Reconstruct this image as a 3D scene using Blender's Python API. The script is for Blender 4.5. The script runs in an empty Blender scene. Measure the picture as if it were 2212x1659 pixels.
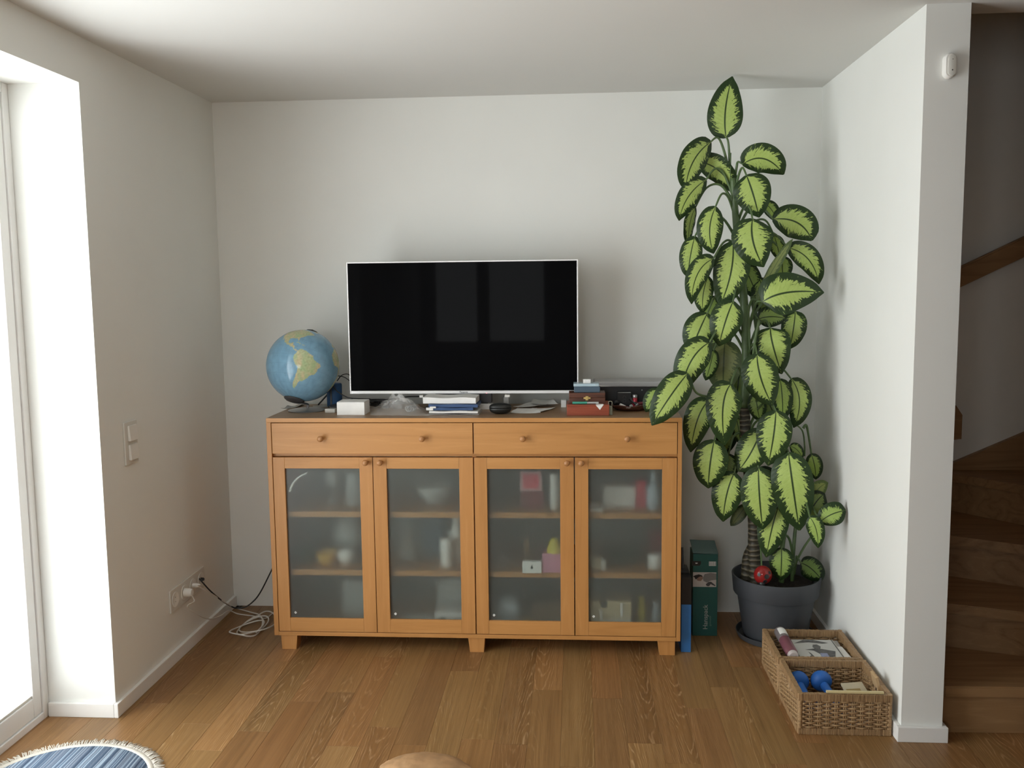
import bpy, bmesh, math, random
from math import sin, cos, pi, radians, sqrt, exp
from mathutils import Vector, Matrix, noise

random.seed(7)
C = bpy.context.scene.collection
SC = bpy.context.scene

# ------------------------------------------------------------------ camera
CAM = Vector((1.742, -4.4384, 1.6094))
PITCH, ROLL, YAW, FPX = -0.1069, -0.0111, -0.0692, 1985.5
IW, IH = 2212.0, 1659.0
FWD = Vector((sin(YAW)*cos(PITCH), cos(YAW)*cos(PITCH), sin(PITCH)))
_r = Vector((cos(YAW), -sin(YAW), 0)); _u = _r.cross(FWD)
RGT = cos(ROLL)*_r + sin(ROLL)*_u
UPV = -sin(ROLL)*_r + cos(ROLL)*_u
cd = bpy.data.cameras.new('camera'); cam = bpy.data.objects.new('camera', cd); C.objects.link(cam)
cd.sensor_width = 36.0; cd.lens = FPX/IW*36.0; cd.clip_start = 0.05; cd.clip_end = 200
M = Matrix((RGT, UPV, -FWD)).transposed().to_4x4(); M.translation = CAM
cam.matrix_world = M
SC.camera = cam

# ------------------------------------------------------------------ world, light, exposure
W = bpy.data.worlds.new('overcast'); SC.world = W; W.use_nodes = True
bg = W.node_tree.nodes['Background']
bg.inputs['Color'].default_value = (0.95, 0.99, 1.0, 1); bg.inputs['Strength'].default_value = 7.4
SC.view_settings.view_transform = 'Standard'; SC.view_settings.look = 'None'
SC.view_settings.gamma = 1.0; SC.view_settings.use_curve_mapping = False
SC.view_settings.exposure = 0.0
SC.cycles.max_bounces = 14; SC.cycles.diffuse_bounces = 7; SC.cycles.glossy_bounces = 4
SC.cycles.transmission_bounces = 8; SC.cycles.transparent_max_bounces = 12

def portal(name, loc, sx, sy):   # real openings that guide the sampling of daylight; they emit nothing
    l = bpy.data.lights.new(name, 'AREA'); l.shape = 'RECTANGLE'; l.size = sx; l.size_y = sy
    o = bpy.data.objects.new(name, l); C.objects.link(o)
    o.location = loc; o.rotation_euler = (0, -pi/2, 0)     # facing +x, into the room
    l.cycles.is_portal = True
    return o
WY0, WY1, WH = -1.215, -3.55, 2.338      # left balcony door opening
portal('daylight_opening', (-0.36, (WY0+WY1)/2, WH/2), WH, WY0-WY1)
RX0, RX1, RZ0, RZ1, YR = 0.10, 1.45, 0.92, 2.30, -6.5    # rear window behind the camera (mirrored in the television)
p_ = portal('daylight_opening_rear', ((RX0+RX1)/2, YR-0.2, (RZ0+RZ1)/2), RX1-RX0, RZ1-RZ0)
p_.rotation_euler = (pi/2, 0, 0)       # facing +y, into the room

# ------------------------------------------------------------------ helpers
def ray(u, v):
    return FWD + RGT*((u-IW/2)/FPX) + UPV*((IH/2-v)/FPX)
def at(u, v, ax, val):
    d = ray(u, v); t = (val-CAM['xyz'.index(ax)])/d['xyz'.index(ax)]
    return CAM + d*t

def bx(bm, x0, x1, y0, y1, z0, z1, bev=0.0, mat=None):
    vs = [bm.verts.new((x, y, z)) for x in (x0, x1) for y in (y0, y1) for z in (z0, z1)]
    f = [(0,1,3,2), (4,6,7,5), (0,4,5,1), (2,3,7,6), (0,2,6,4), (1,5,7,3)]
    fs = [bm.faces.new([vs[i] for i in q]) for q in f]
    if mat is not None:
        bmesh.ops.transform(bm, matrix=mat, verts=vs)
    if bev > 0:
        es = list({e for q in fs for e in q.edges})
        bmesh.ops.bevel(bm, geom=es, offset=bev, segments=2, affect='EDGES', profile=0.6)
    return vs
def box(*a, bev=0.0, mat=None):
    bm = bmesh.new(); bx(bm, *a, bev=bev, mat=mat); return bm
def prism(bm, poly, z0, z1, plane='xy'):
    def P(a, b, c):
        return {'xy': (a, b, c), 'xz': (a, c, b), 'yz': (c, a, b)}[plane]
    lo = [bm.verts.new(P(a, b, z0)) for a, b in poly]; hi = [bm.verts.new(P(a, b, z1)) for a, b in poly]
    n = len(poly)
    bm.faces.new(lo); bm.faces.new(hi)
    for i in range(n):
        bm.faces.new((lo[i], lo[(i+1) % n], hi[(i+1) % n], hi[i]))
def lathe(bm, prof, cx, cy, cz, seg=32, axis='z', mat=None):
    rings = []; new = []
    for r, z in prof:
        if r < 1e-5:
            vs = [bm.verts.new((0, 0, z))]
        else:
            vs = [bm.verts.new((r*cos(2*pi*k/seg), r*sin(2*pi*k/seg), z)) for k in range(seg)]
        rings.append(vs); new += vs
    for a, b in zip(rings, rings[1:]):
        if len(a) == 1 and len(b) == 1: continue
        for k in range(seg):
            k2 = (k+1) % seg
            if len(a) == 1: bm.faces.new((a[0], b[k], b[k2]))
            elif len(b) == 1: bm.faces.new((a[k], a[k2], b[0]))
            else: bm.faces.new((a[k], a[k2], b[k2], b[k]))
    m = Matrix.Translation((cx, cy, cz))
    if axis == 'y': m = m @ Matrix.Rotation(pi/2, 4, 'X')      # +z -> -y
    if axis == 'x': m = m @ Matrix.Rotation(pi/2, 4, 'Y')
    if mat is not None: m = m @ mat
    bmesh.ops.transform(bm, matrix=m, verts=new)
def smooth_path(pts, n=6):
    pts = [Vector(p) for p in pts]
    if len(pts) < 3: return pts
    out = []
    for i in range(len(pts)-1):
        p0 = pts[max(i-1, 0)]; p1 = pts[i]; p2 = pts[i+1]; p3 = pts[min(i+2, len(pts)-1)]
        for k in range(n):
            t = k/n
            out.append(0.5*((2*p1)+(p2-p0)*t+(2*p0-5*p1+4*p2-p3)*t*t+(3*p1-p0-3*p2+p3)*t**3))
    out.append(pts[-1]); return out
def tube(bm, pts, r, seg=8, n=6, flat=1.0):
    P = smooth_path(pts, n) if n else [Vector(p) for p in pts]
    rad = r if callable(r) else (lambda t: r)
    up = Vector((0.13, 0.21, 0.97)); rings = []
    for i, p in enumerate(P):
        t = (P[min(i+1, len(P)-1)]-P[max(i-1, 0)])
        if t.length < 1e-9: t = Vector((0, 0, 1))
        t.normalize()
        s = t.cross(up)
        if s.length < 1e-4: s = t.cross(Vector((1, 0, 0)))
        s.normalize(); up = s.cross(t).normalized()
        R = rad(i/max(1, len(P)-1))
        rings.append([bm.verts.new(p+s*(R*cos(2*pi*k/seg))+up*(R*flat*sin(2*pi*k/seg))) for k in range(seg)])
    for a, b in zip(rings, rings[1:]):
        for k in range(seg):
            bm.faces.new((a[k], a[(k+1) % seg], b[(k+1) % seg], b[k]))
    bm.faces.new(rings[0]); bm.faces.new(rings[-1])
WL = {}
def link(name, bm, mat, loc=(0, 0, 0), smooth=False, recalc=True):
    if recalc: bmesh.ops.recalc_face_normals(bm, faces=bm.faces)
    bmesh.ops.translate(bm, vec=-Vector(loc), verts=bm.verts)
    me = bpy.data.meshes.new(name); bm.to_mesh(me); bm.free()
    if isinstance(mat, (list, tuple)):
        for m in mat: me.materials.append(m)
    else: me.materials.append(mat)
    if smooth:
        if smooth is True:
            me.shade_smooth()
        else:
            me.shade_smooth(); me.set_sharp_from_angle(angle=radians(smooth))
    o = bpy.data.objects.new(name, me); C.objects.link(o)
    return o
def thing(name, label, cat, loc, group=None):
    o = bpy.data.objects.new(name, None); C.objects.link(o); o.location = loc
    o.empty_display_size = 0.05
    o['label'] = label; o['category'] = cat
    if group: o['group'] = group
    WL[o] = Vector(loc); return o
def part(name, bm, mat, parent, smooth=False, label=None, kind=None, recalc=True):
    o = link(name, bm, mat, WL[parent], smooth, recalc); o.parent = parent; WL[o] = WL[parent]
    if label: o['label'] = label
    if kind: o['kind'] = kind
    return o
def single(name, bm, mat, label, cat, loc, smooth=False, group=None, kind=None):
    o = link(name, bm, mat, loc, smooth); o.location = loc; WL[o] = Vector(loc)
    o['label'] = label; o['category'] = cat
    if group: o['group'] = group
    if kind: o['kind'] = kind
    return o
def struct(name, bm, mat, loc=(0, 0, 0), smooth=False, parent=None):
    o = link(name, bm, mat, WL[parent] if parent else loc, smooth)
    if parent:
        o.parent = parent; WL[o] = WL[parent]
    else:
        o.location = loc; WL[o] = Vector(loc); o['kind'] = 'structure'
    return o
def text_bm(s, size, mat4, bm=None, depth=0.0):
    cu = bpy.data.curves.new('lettering', 'FONT'); cu.body = s; cu.size = size; cu.align_x = 'CENTER'; cu.align_y = 'CENTER'
    cu.extrude = depth; cu.resolution_u = 3
    o = bpy.data.objects.new('lettering', cu); C.objects.link(o)
    dg = bpy.context.evaluated_depsgraph_get(); dg.update()
    me = bpy.data.meshes.new_from_object(o.evaluated_get(dg))
    bm = bm or bmesh.new(); n0 = len(bm.verts)
    bm.from_mesh(me); bm.verts.ensure_lookup_table()
    bmesh.ops.transform(bm, matrix=mat4, verts=bm.verts[n0:])
    bpy.data.objects.remove(o); bpy.data.curves.remove(cu); bpy.data.meshes.remove(me)
    return bm

# ------------------------------------------------------------------ materials
def nodes(m):
    return m.node_tree.nodes, m.node_tree.links
def new_mat(name):
    m = bpy.data.materials.new(name); m.use_nodes = True
    return m, m.node_tree.nodes['Principled BSDF']
def N(m, t, **kw):
    n = m.node_tree.nodes.new(t)
    for k, v in kw.items(): setattr(n, k, v)
    return n
def L(m, a, b): m.node_tree.links.new(a, b)
def plain(name, col, rough=0.5, metal=0.0, var=0.06, scale=14.0, bump=0.0, bscale=80.0, spec=0.5, **kw):
    m, p = new_mat(name)
    tc = N(m, 'ShaderNodeTexCoord'); nz = N(m, 'ShaderNodeTexNoise'); nz.inputs['Scale'].default_value = scale
    nz.inputs['Detail'].default_value = 4
    L(m, tc.outputs['Object'], nz.inputs['Vector'])
    mr = N(m, 'ShaderNodeMapRange'); mr.inputs[1].default_value = 0.3; mr.inputs[2].default_value = 0.7
    mr.inputs[3].default_value = 1-var; mr.inputs[4].default_value = 1+var
    L(m, nz.outputs['Fac'], mr.inputs[0])
    mx = N(m, 'ShaderNodeVectorMath', operation='SCALE'); mx.inputs[0].default_value = col[:3]
    L(m, mr.outputs[0], mx.inputs['Scale']); L(m, mx.outputs[0], p.inputs['Base Color'])
    p.inputs['Roughness'].default_value = rough; p.inputs['Metallic'].default_value = metal
    p.inputs['Specular IOR Level'].default_value = spec
    if bump:
        n2 = N(m, 'ShaderNodeTexNoise'); n2.inputs['Scale'].default_value = bscale; n2.inputs['Detail'].default_value = 5
        L(m, tc.outputs['Object'], n2.inputs['Vector'])
        b = N(m, 'ShaderNodeBump'); b.inputs['Strength'].default_value = bump; b.inputs['Distance'].default_value = 0.002
        L(m, n2.outputs['Fac'], b.inputs['Height']); L(m, b.outputs[0], p.inputs['Normal'])
    for k, v in kw.items(): p.inputs[k].default_value = v
    return m
def ramp(m, fac, stops):
    r = N(m, 'ShaderNodeValToRGB'); e = r.color_ramp.elements
    e[0].position, e[0].color = stops[0][0], (*stops[0][1], 1)
    e[1].position, e[1].color = stops[-1][0], (*stops[-1][1], 1)
    for pos, c in stops[1:-1]:
        x = e.new(pos); x.color = (*c, 1)
    L(m, fac, r.inputs['Fac']); return r
def wood(name, base, dark, light, axis='x', scale=1.0, rough=0.45, rnd=0.0, ring=1.0, rand_col=0.0, spec=0.5):
    """long-grained wood; axis = grain direction in object space"""
    m, p = new_mat(name)
    tc = N(m, 'ShaderNodeTexCoord'); mp = N(m, 'ShaderNodeMapping')
    s = {'x': (0.9, 14, 14), 'y': (14, 0.9, 14), 'z': (14, 14, 0.9)}[axis]
    mp.inputs['Scale'].default_value = [q*scale for q in s]
    L(m, tc.outputs['Object'], mp.inputs['Vector'])
    oi = N(m, 'ShaderNodeObjectInfo')
    ml = N(m, 'ShaderNodeMath', operation='MULTIPLY'); ml.inputs[1].default_value = 37.0
    L(m, oi.outputs['Random'], ml.inputs[0])
    cb = N(m, 'ShaderNodeCombineXYZ'); L(m, ml.outputs[0], cb.inputs[0]); L(m, ml.outputs[0], cb.inputs[1]); L(m, ml.outputs[0], cb.inputs[2])
    ad = N(m, 'ShaderNodeVectorMath', operation='ADD'); L(m, mp.outputs[0], ad.inputs[0]); L(m, cb.outputs[0], ad.inputs[1])
    n1 = N(m, 'ShaderNodeTexNoise'); n1.inputs['Scale'].default_value = 0.55; n1.inputs['Detail'].default_value = 2.5; n1.inputs['Roughness'].default_value = 0.45
    L(m, ad.outputs[0], n1.inputs['Vector'])
    mm = N(m, 'ShaderNodeMath', operation='MULTIPLY'); mm.inputs[1].default_value = 16.0*ring; L(m, n1.outputs['Fac'], mm.inputs[0])
    fr = N(m, 'ShaderNodeMath', operation='PINGPONG'); fr.inputs[1].default_value = 0.5; L(m, mm.outputs[0], fr.inputs[0])
    n2 = N(m, 'ShaderNodeTexNoise'); n2.inputs['Scale'].default_value = 5.0; n2.inputs['Detail'].default_value = 6; n2.inputs['Roughness'].default_value = 0.7
    L(m, ad.outputs[0], n2.inputs['Vector'])
    a2 = N(m, 'ShaderNodeMath', operation='MULTIPLY_ADD'); a2.inputs[1].default_value = 1.1; L(m, fr.outputs[0], a2.inputs[0])
    m3 = N(m, 'ShaderNodeMath', operation='MULTIPLY_ADD'); m3.inputs[1].default_value = 0.9; m3.inputs[2].default_value = -0.25
    L(m, n2.outputs['Fac'], m3.inputs[0]); L(m, m3.outputs[0], a2.inputs[2])
    r = ramp(m, a2.outputs[0], [(0.12, dark), (0.42, base), (0.62, base), (0.86, light)])
    out = r.outputs['Color']
    if rand_col:
        mr = N(m, 'ShaderNodeMapRange'); mr.inputs[3].default_value = 1-rand_col; mr.inputs[4].default_value = 1+rand_col
        L(m, oi.outputs['Random'], mr.inputs[0])
        sc = N(m, 'ShaderNodeVectorMath', operation='SCALE'); L(m, out, sc.inputs[0]); L(m, mr.outputs[0], sc.inputs['Scale']); out = sc.outputs[0]
    L(m, out, p.inputs['Base Color'])
    p.inputs['Roughness'].default_value = rough; p.inputs['Specular IOR Level'].default_value = spec
    b = N(m, 'ShaderNodeBump'); b.inputs['Strength'].default_value = 0.12; b.inputs['Distance'].default_value = 0.001
    L(m, a2.outputs[0], b.inputs['Height']); L(m, b.outputs[0], p.inputs['Normal'])
    return m

WALL = plain('wall_paint', (0.80, 0.81, 0.78), rough=0.9, var=0.012, scale=3, bump=0.07, bscale=260, spec=0.15)
CEIL = plain('ceiling_paint', (0.70, 0.70, 0.675), rough=0.92, var=0.01, scale=2, bump=0.05, bscale=200, spec=0.15)
TRIM = plain('trim_lacquer', (0.82, 0.82, 0.80), rough=0.4, var=0.01)
UPVC = plain('window_plastic', (0.84, 0.84, 0.83), rough=0.35, var=0.01)
PLASW = plain('white_plastic', (0.80, 0.79, 0.75), rough=0.35, var=0.01)
PLASG = plain('plate_plastic', (0.66, 0.65, 0.60), rough=0.35, var=0.01)
BLACK = plain('black_plastic', (0.014, 0.014, 0.015), rough=0.4, var=0.1)
DGREY = plain('dark_grey_plastic', (0.05, 0.05, 0.053), rough=0.45, var=0.1)
def floor_wood():
    """oiled ash: long streaks, arched year rings with pale limed pores, every plank its own tone"""
    m, p = new_mat('oiled_ash_floor')
    def mt_(op, a, b=None, c=None):
        n = N(m, 'ShaderNodeMath', operation=op)
        for i, q in enumerate((a, b, c)):
            if q is None: continue
            if isinstance(q, (int, float)): n.inputs[i].default_value = q
            else: L(m, q, n.inputs[i])
        return n.outputs[0]
    tc = N(m, 'ShaderNodeTexCoord'); sx = N(m, 'ShaderNodeSeparateXYZ'); L(m, tc.outputs['Object'], sx.inputs[0])
    oi = N(m, 'ShaderNodeObjectInfo'); rnd = oi.outputs['Random']
    wn = N(m, 'ShaderNodeTexWhiteNoise', noise_dimensions='1D'); L(m, rnd, wn.inputs['W'])
    sc = N(m, 'ShaderNodeSeparateColor'); L(m, wn.outputs['Color'], sc.inputs[0])
    r1, r2, r3 = sc.outputs[0], sc.outputs[1], sc.outputs[2]
    X, Y = sx.outputs[0], sx.outputs[1]
    def nz(sx_, sy_, det, rough=0.5):
        cb = N(m, 'ShaderNodeCombineXYZ'); L(m, mt_('MULTIPLY', X, sx_), cb.inputs[0]); L(m, mt_('MULTIPLY', Y, sy_), cb.inputs[1]); L(m, mt_('MULTIPLY', rnd, 91.0), cb.inputs[2])
        n = N(m, 'ShaderNodeTexNoise'); n.inputs['Scale'].default_value = 1; n.inputs['Detail'].default_value = det; n.inputs['Roughness'].default_value = rough
        L(m, cb.outputs[0], n.inputs['Vector']); return n.outputs['Fac']
    u = mt_('ADD', X, mt_('MULTIPLY_ADD', r1, 0.20, -0.10))
    sgn = mt_('MULTIPLY_ADD', mt_('GREATER_THAN', r2, 0.5), 2.0, -1.0)
    t = mt_('ADD', mt_('MULTIPLY', mt_('MULTIPLY', Y, sgn), 8.0), mt_('MULTIPLY', mt_('MULTIPLY', u, u), 1500.0))
    t = mt_('ADD', t, mt_('MULTIPLY', nz(22, 3.5, 3), 3.4))
    fr = mt_('PINGPONG', t, 0.5)
    ln = N(m, 'ShaderNodeMapRange'); ln.interpolation_type = 'SMOOTHSTEP'; L(m, fr, ln.inputs[0]); ln.inputs[1].default_value = 0.30; ln.inputs[2].default_value = 0.5
    br = N(m, 'ShaderNodeMapRange'); L(m, nz(160, 9, 3), br.inputs[0]); br.inputs[1].default_value = 0.36; br.inputs[2].default_value = 0.64
    am = N(m, 'ShaderNodeMapRange'); L(m, r3, am.inputs[0]); am.inputs[3].default_value = 0.25; am.inputs[4].default_value = 0.95
    lf = mt_('MULTIPLY', mt_('MULTIPLY', ln.outputs[0], br.outputs[0]), am.outputs[0])
    st = nz(70, 1.3, 5, 0.6)
    r = ramp(m, st, [(0.28, (0.165, 0.083, 0.028)), (0.5, (0.225, 0.118, 0.042)), (0.72, (0.275, 0.150, 0.057))])
    mx = N(m, 'ShaderNodeMix', data_type='RGBA'); L(m, lf, mx.inputs['Factor']); L(m, r.outputs['Color'], mx.inputs['A']); mx.inputs['B'].default_value = (0.43, 0.275, 0.14, 1)
    tn = N(m, 'ShaderNodeMix', data_type='RGBA'); L(m, r2, tn.inputs['Factor']); tn.inputs['A'].default_value = (1.05, 0.97, 0.97, 1); tn.inputs['B'].default_value = (0.97, 1.03, 1.03, 1)
    ml = N(m, 'ShaderNodeMix', data_type='RGBA', blend_type='MULTIPLY'); ml.inputs['Factor'].default_value = 1; L(m, mx.outputs['Result'], ml.inputs['A']); L(m, tn.outputs['Result'], ml.inputs['B'])
    br2 = N(m, 'ShaderNodeMapRange'); L(m, rnd, br2.inputs[0]); br2.inputs[3].default_value = 0.92; br2.inputs[4].default_value = 1.26
    vs = N(m, 'ShaderNodeVectorMath', operation='SCALE'); L(m, ml.outputs['Result'], vs.inputs[0]); L(m, br2.outputs[0], vs.inputs['Scale'])
    L(m, vs.outputs[0], p.inputs['Base Color']); p.inputs['Roughness'].default_value = 0.40; p.inputs['Specular IOR Level'].default_value = 0.4
    b = N(m, 'ShaderNodeBump'); b.inputs['Strength'].default_value = 0.08; b.inputs['Distance'].default_value = 0.001; L(m, lf, b.inputs['Height']); L(m, b.outputs[0], p.inputs['Normal'])
    return m
FLOORW = floor_wood()
BEECHX = wood('beech_x', (0.50, 0.240, 0.072), (0.445, 0.207, 0.059), (0.55, 0.272, 0.089), axis='x', scale=1.3, rough=0.42, ring=0.35)
BEECHZ = wood('beech_z', (0.485, 0.228, 0.068), (0.43, 0.197, 0.056), (0.53, 0.26, 0.085), axis='z', scale=1.3, rough=0.42, ring=0.35)
KNOBW = wood('knob_beech', (0.42, 0.20, 0.075), (0.36, 0.165, 0.06), (0.47, 0.23, 0.09), axis='y', scale=3, rough=0.4, ring=0.5)
STAIRW = wood('stair_oak', (0.32, 0.185, 0.085), (0.24, 0.13, 0.055), (0.38, 0.23, 0.11), axis='x', scale=0.9, rough=0.5, ring=0.6)

REARP = plain('rear_wall_paint', (0.20, 0.19, 0.18), rough=0.9, var=0.02, scale=2, spec=0.15)  # tone darkened to cut the light bounced off the rear wall
# ------------------------------------------------------------------ room shell
H, RW, WE, WT = 2.5, 2.881, -1.265, 0.1407      # height, room width, end of right wall, its thickness
XR = 4.12                                       # far right wall
XP = RW+WT
bm = bmesh.new(); bx(bm, -0.25, XP, 0.0, 0.12, 0, H+0.02); struct('wall_back', bm, WALL)
# left wall with two reveals
bm = bmesh.new()
for y0, y1, z0, z1 in ((0.0, WY0, 0, H), (WY1, YR, 0, H), (WY0, WY1, WH, H)):
    bx(bm, -0.38, 0.0, y1, y0, z0, z1)
struct('wall_left', bm, WALL)
bm = bmesh.new(); bx(bm, RW, XP, WE, 0.0, 0, H); struct('wall_right', bm, WALL)
bm = bmesh.new()
for x0, x1, z0, z1 in ((-0.4, RX0, 0, H), (RX1, XR+0.1, 0, H), (RX0, RX1, 0, RZ0), (RX0, RX1, RZ1, H)): bx(bm, x0, x1, YR-0.22, YR, z0, z1)
struct('wall_rear', bm, REARP)
bm = bmesh.new(); bx(bm, XR, XR+0.1, YR, 0.0, 0, H); bx(bm, XR, XR+0.1, -1.14, 0.12, H, 4.2); struct('wall_far_right', bm, STAIRW)  # out of view; dark wood put on to cut bounce into the stairwell
# added wall out of view, in dark wood, keeps light off the stairs
bm = bmesh.new(); bx(bm, RW+0.10, XP+0.1, YR, -1.98, 0, H); struct('wall_light_block', bm, STAIRW)
# stair well: back wall and upper enclosure
bm = bmesh.new(); bx(bm, XP, XR+0.1, 0.0, 0.12, 0, 4.2); bx(bm, XP-0.1, XP, -1.14, 0.12, H+0.1, 4.2)
bx(bm, XP-0.1, XR+0.1, -1.24, -1.14, H+0.1, 4.2); struct('wall_stair', bm, WALL)
bm = bmesh.new(); bx(bm, XP-0.1, XR+0.1, -1.24, 0.12, 4.2, 4.3); struct('ceiling_stair', bm, WALL)
bm = bmesh.new()
bx(bm, -0.4, XP, YR-0.22, 0.12, H, H+0.1); bx(bm, XP, XR+0.1, YR-0.22, -1.134, H, H+0.1); struct('ceiling', bm, CEIL)
# balcony slab of the floor above, outside over the balcony door
bm = bmesh.new(); bx(bm, -1.9, -0.381, -6.6, 1.5, 2.42, 2.66); struct('ceiling_balcony', bm, CEIL)
# round plaster patch over a former lamp outlet
bm = bmesh.new(); lathe(bm, [(0.0, 0.0), (0.050, 0.0), (0.054, -0.0012), (0.056, 0.0)], 0, 0, 0, 40)
struct('trim_1', bm, CEIL, loc=(0.308, -0.985, H-0.0004), smooth=True)

# floor: slab plus planks laid one by one where the photo shows them
bm = bmesh.new(); bx(bm, -0.4, XR+0.1, YR-0.22, 0.12, -0.05, -0.0125); bx(bm, -0.4, XR+0.1, YR-0.22, -2.25, -0.0125, -0.0004)
floor = struct('floor', bm, FLOORW)
def plank(x0, x1, y0, y1):
    bm = bmesh.new(); g = 0.00018; b = 0.0006
    v = bx(bm, x0+g, x1-g, y0+g, y1-g, -0.0124, -0.0)
    top = [e for e in bm.edges if all(abs(q.co.z) < 1e-6 for q in e.verts)]
    bmesh.ops.bevel(bm, geom=top, offset=b, segments=1, affect='EDGES')
    c = Vector(((x0+x1)/2, (y0+y1)/2, 0))
    o = link('plank', bm, FLOORW, c); o.location = c; o.parent = floor
pw = 0.118
for i in range(38):
    x0 = -0.32+i*pw; x1 = x0+pw
    y = 0.0 if i not in (16, 17, 15, 19, 11, 21) else 0.0
    cuts = {16: [-0.915], 17: [-0.42, -1.50], 19: [-1.33], 21: [-1.05], 10: [-0.62, -1.40], 8: [-1.06], 5: [-1.26], 13: [-0.75, -1.62], 23: [-0.66, -1.45], 18: [-0.98], 22: [-0.86]}.get(i)
    if not cuts:
        cuts = []; q = -random.uniform(0.25, 1.0)
        while q > -2.0:
            cuts.append(q); q -= random.uniform(0.55, 1.1)
    ys = [0.0]+cuts+[-2.25]
    for a, b in zip(ys, ys[1:]):
        plank(x0, min(x1, XR), b, a)

# baseboards
BH, BT = 0.055, 0.016
def bboard(name, x0, x1, y0, y1):
    struct(name, box(x0, x1, y0, y1, 0.0, BH, bev=0.0025), TRIM)
bboard('baseboard_left', 0.0, BT, WY0-BT, -0.002)
bboard('baseboard_reveal', -0.258, -0.0005, WY0-BT, WY0)
bboard('baseboard_right', RW-BT, RW, WE-0.0005, -0.002)
bboard('baseboard_end', RW-BT, XP+BT, WE-BT, WE-0.001)
bboard('baseboard_stair', XP+0.0005, XP+BT, WE, WE+0.05)

# balcony door in the left reveal (structure): frame, sash, glass, sill
GL, p = new_mat('clear_glass')
mt = N(GL, 'ShaderNodeBsdfTransparent'); mg = N(GL, 'ShaderNodeBsdfGlossy'); mg.inputs['Roughness'].default_value = 0.02
lw = N(GL, 'ShaderNodeLayerWeight'); lw.inputs['Blend'].default_value = 0.5; mxs = N(GL, 'ShaderNodeMixShader')
pw_ = N(GL, 'ShaderNodeMath', operation='POWER'); pw_.inputs[1].default_value = 5.0; L(GL, lw.outputs['Facing'], pw_.inputs[0])
fz = N(GL, 'ShaderNodeMath', operation='MULTIPLY_ADD'); fz.inputs[1].default_value = 0.6; fz.inputs[2].default_value = 0.03; L(GL, pw_.outputs[0], fz.inputs[0])
L(GL, fz.outputs[0], mxs.inputs[0]); L(GL, mt.outputs[0], mxs.inputs[1]); L(GL, mg.outputs[0], mxs.inputs[2])
L(GL, mxs.outputs[0], GL.node_tree.nodes['Material Output'].inputs['Surface'])
def balcony_door(name, ya, yb):
    bm = bmesh.new(); f = 0.035
    bx(bm, -0.34, -0.262, ya-f, ya, 0.0, WH, bev=0.003); bx(bm, -0.34, -0.262, yb, yb+f, 0.0, WH, bev=0.003)
    bx(bm, -0.34, -0.262, yb+f, ya-f, WH-f, WH, bev=0.003); bx(bm, -0.34, -0.262, yb+f, ya-f, 0.0, 0.028, bev=0.003)
    d = struct(name, bm, UPVC, loc=(-0.30, (ya+yb)/2, 0))
    ym = (ya+yb)/2
    for a, b in ((ya-f-0.002, ym+0.002), (ym-0.002, yb+f+0.002)):
        bm = bmesh.new(); s = 0.05
        x0, x1 = -0.335, -0.268
        bx(bm, x0, x1, a-s, a, 0.03, WH-f-0.002, bev=0.004); bx(bm, x0, x1, b, b+s, 0.03, WH-f-0.002, bev=0.004)
        bx(bm, x0, x1, b+s, a-s, WH-f-0.002-s, WH-f-0.002, bev=0.004); bx(bm, x0, x1, b+s, a-s, 0.03, 0.105, bev=0.004)
        struct('sash', bm, UPVC, parent=d)
        bm = bmesh.new(); bx(bm, -0.312, -0.304, b+s-0.004, a-s+0.004, 0.102, WH-f-s+0.002)
        struct('glass_pane', bm, GL, parent=d)
        bm = bmesh.new(); bx(bm, -0.30, -0.272, b+s, a-s, 0.1055, 0.116, bev=0.003)
        struct('glazing_bead', bm, PLASG, parent=d)
balcony_door('door_1', WY0-0.001, WY1+0.001)
bm = bmesh.new(); f = 0.06; xm = 0.70
for a, b in ((RX0+0.001, RX0+f), (RX1-f, RX1-0.001), (xm-0.07, xm+0.07)): bx(bm, a, b, YR-0.16, YR-0.09, RZ0+0.001, RZ1-0.001, bev=0.003)
for a, b in ((RX0+f, xm-0.07), (xm+0.07, RX1-f)): bx(bm, a, b, YR-0.16, YR-0.09, RZ0+0.001, RZ0+f, bev=0.003); bx(bm, a, b, YR-0.16, YR-0.09, RZ1-f, RZ1-0.001, bev=0.003)
w2 = struct('window_2', bm, UPVC, loc=((RX0+RX1)/2, YR-0.12, RZ0))
for a, b in ((RX0+f, xm-0.07), (xm+0.07, RX1-f)):
    struct('glass_pane', box(a-0.003, b+0.003, YR-0.13, YR-0.12, RZ0+f-0.003, RZ1-f+0.003), GL, parent=w2)
struct('window_sill', box(RX0-0.04, RX1+0.04, YR-0.09, YR+0.10, RZ0-0.03, RZ0, bev=0.004), UPVC, parent=w2)

# ------------------------------------------------------------------ sideboard
FX0, FX1, FY, BY, ZT, ZB = 0.396, 2.192, -0.555, -0.085, 1.046, 0.066
FR, p = new_mat('frosted_glass')
p.inputs['Base Color'].default_value = (0.86, 0.91, 0.88, 1); p.inputs['Transmission Weight'].default_value = 1.0
p.inputs['Roughness'].default_value = 0.30; p.inputs['IOR'].default_value = 1.36
df = N(FR, 'ShaderNodeBsdfDiffuse'); df.inputs['Color'].default_value = (0.40, 0.45, 0.43, 1)
tr = N(FR, 'ShaderNodeBsdfTransparent'); tr.inputs['Color'].default_value = (0.93, 0.97, 0.95, 1)
m1 = N(FR, 'ShaderNodeMixShader'); m1.inputs[0].default_value = 0.10
m2 = N(FR, 'ShaderNodeMixShader'); m2.inputs[0].default_value = 0.02
L(FR, p.outputs[0], m1.inputs[1]); L(FR, df.outputs[0], m1.inputs[2]); L(FR, m1.outputs[0], m2.inputs[1]); L(FR, tr.outputs[0], m2.inputs[2])
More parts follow.
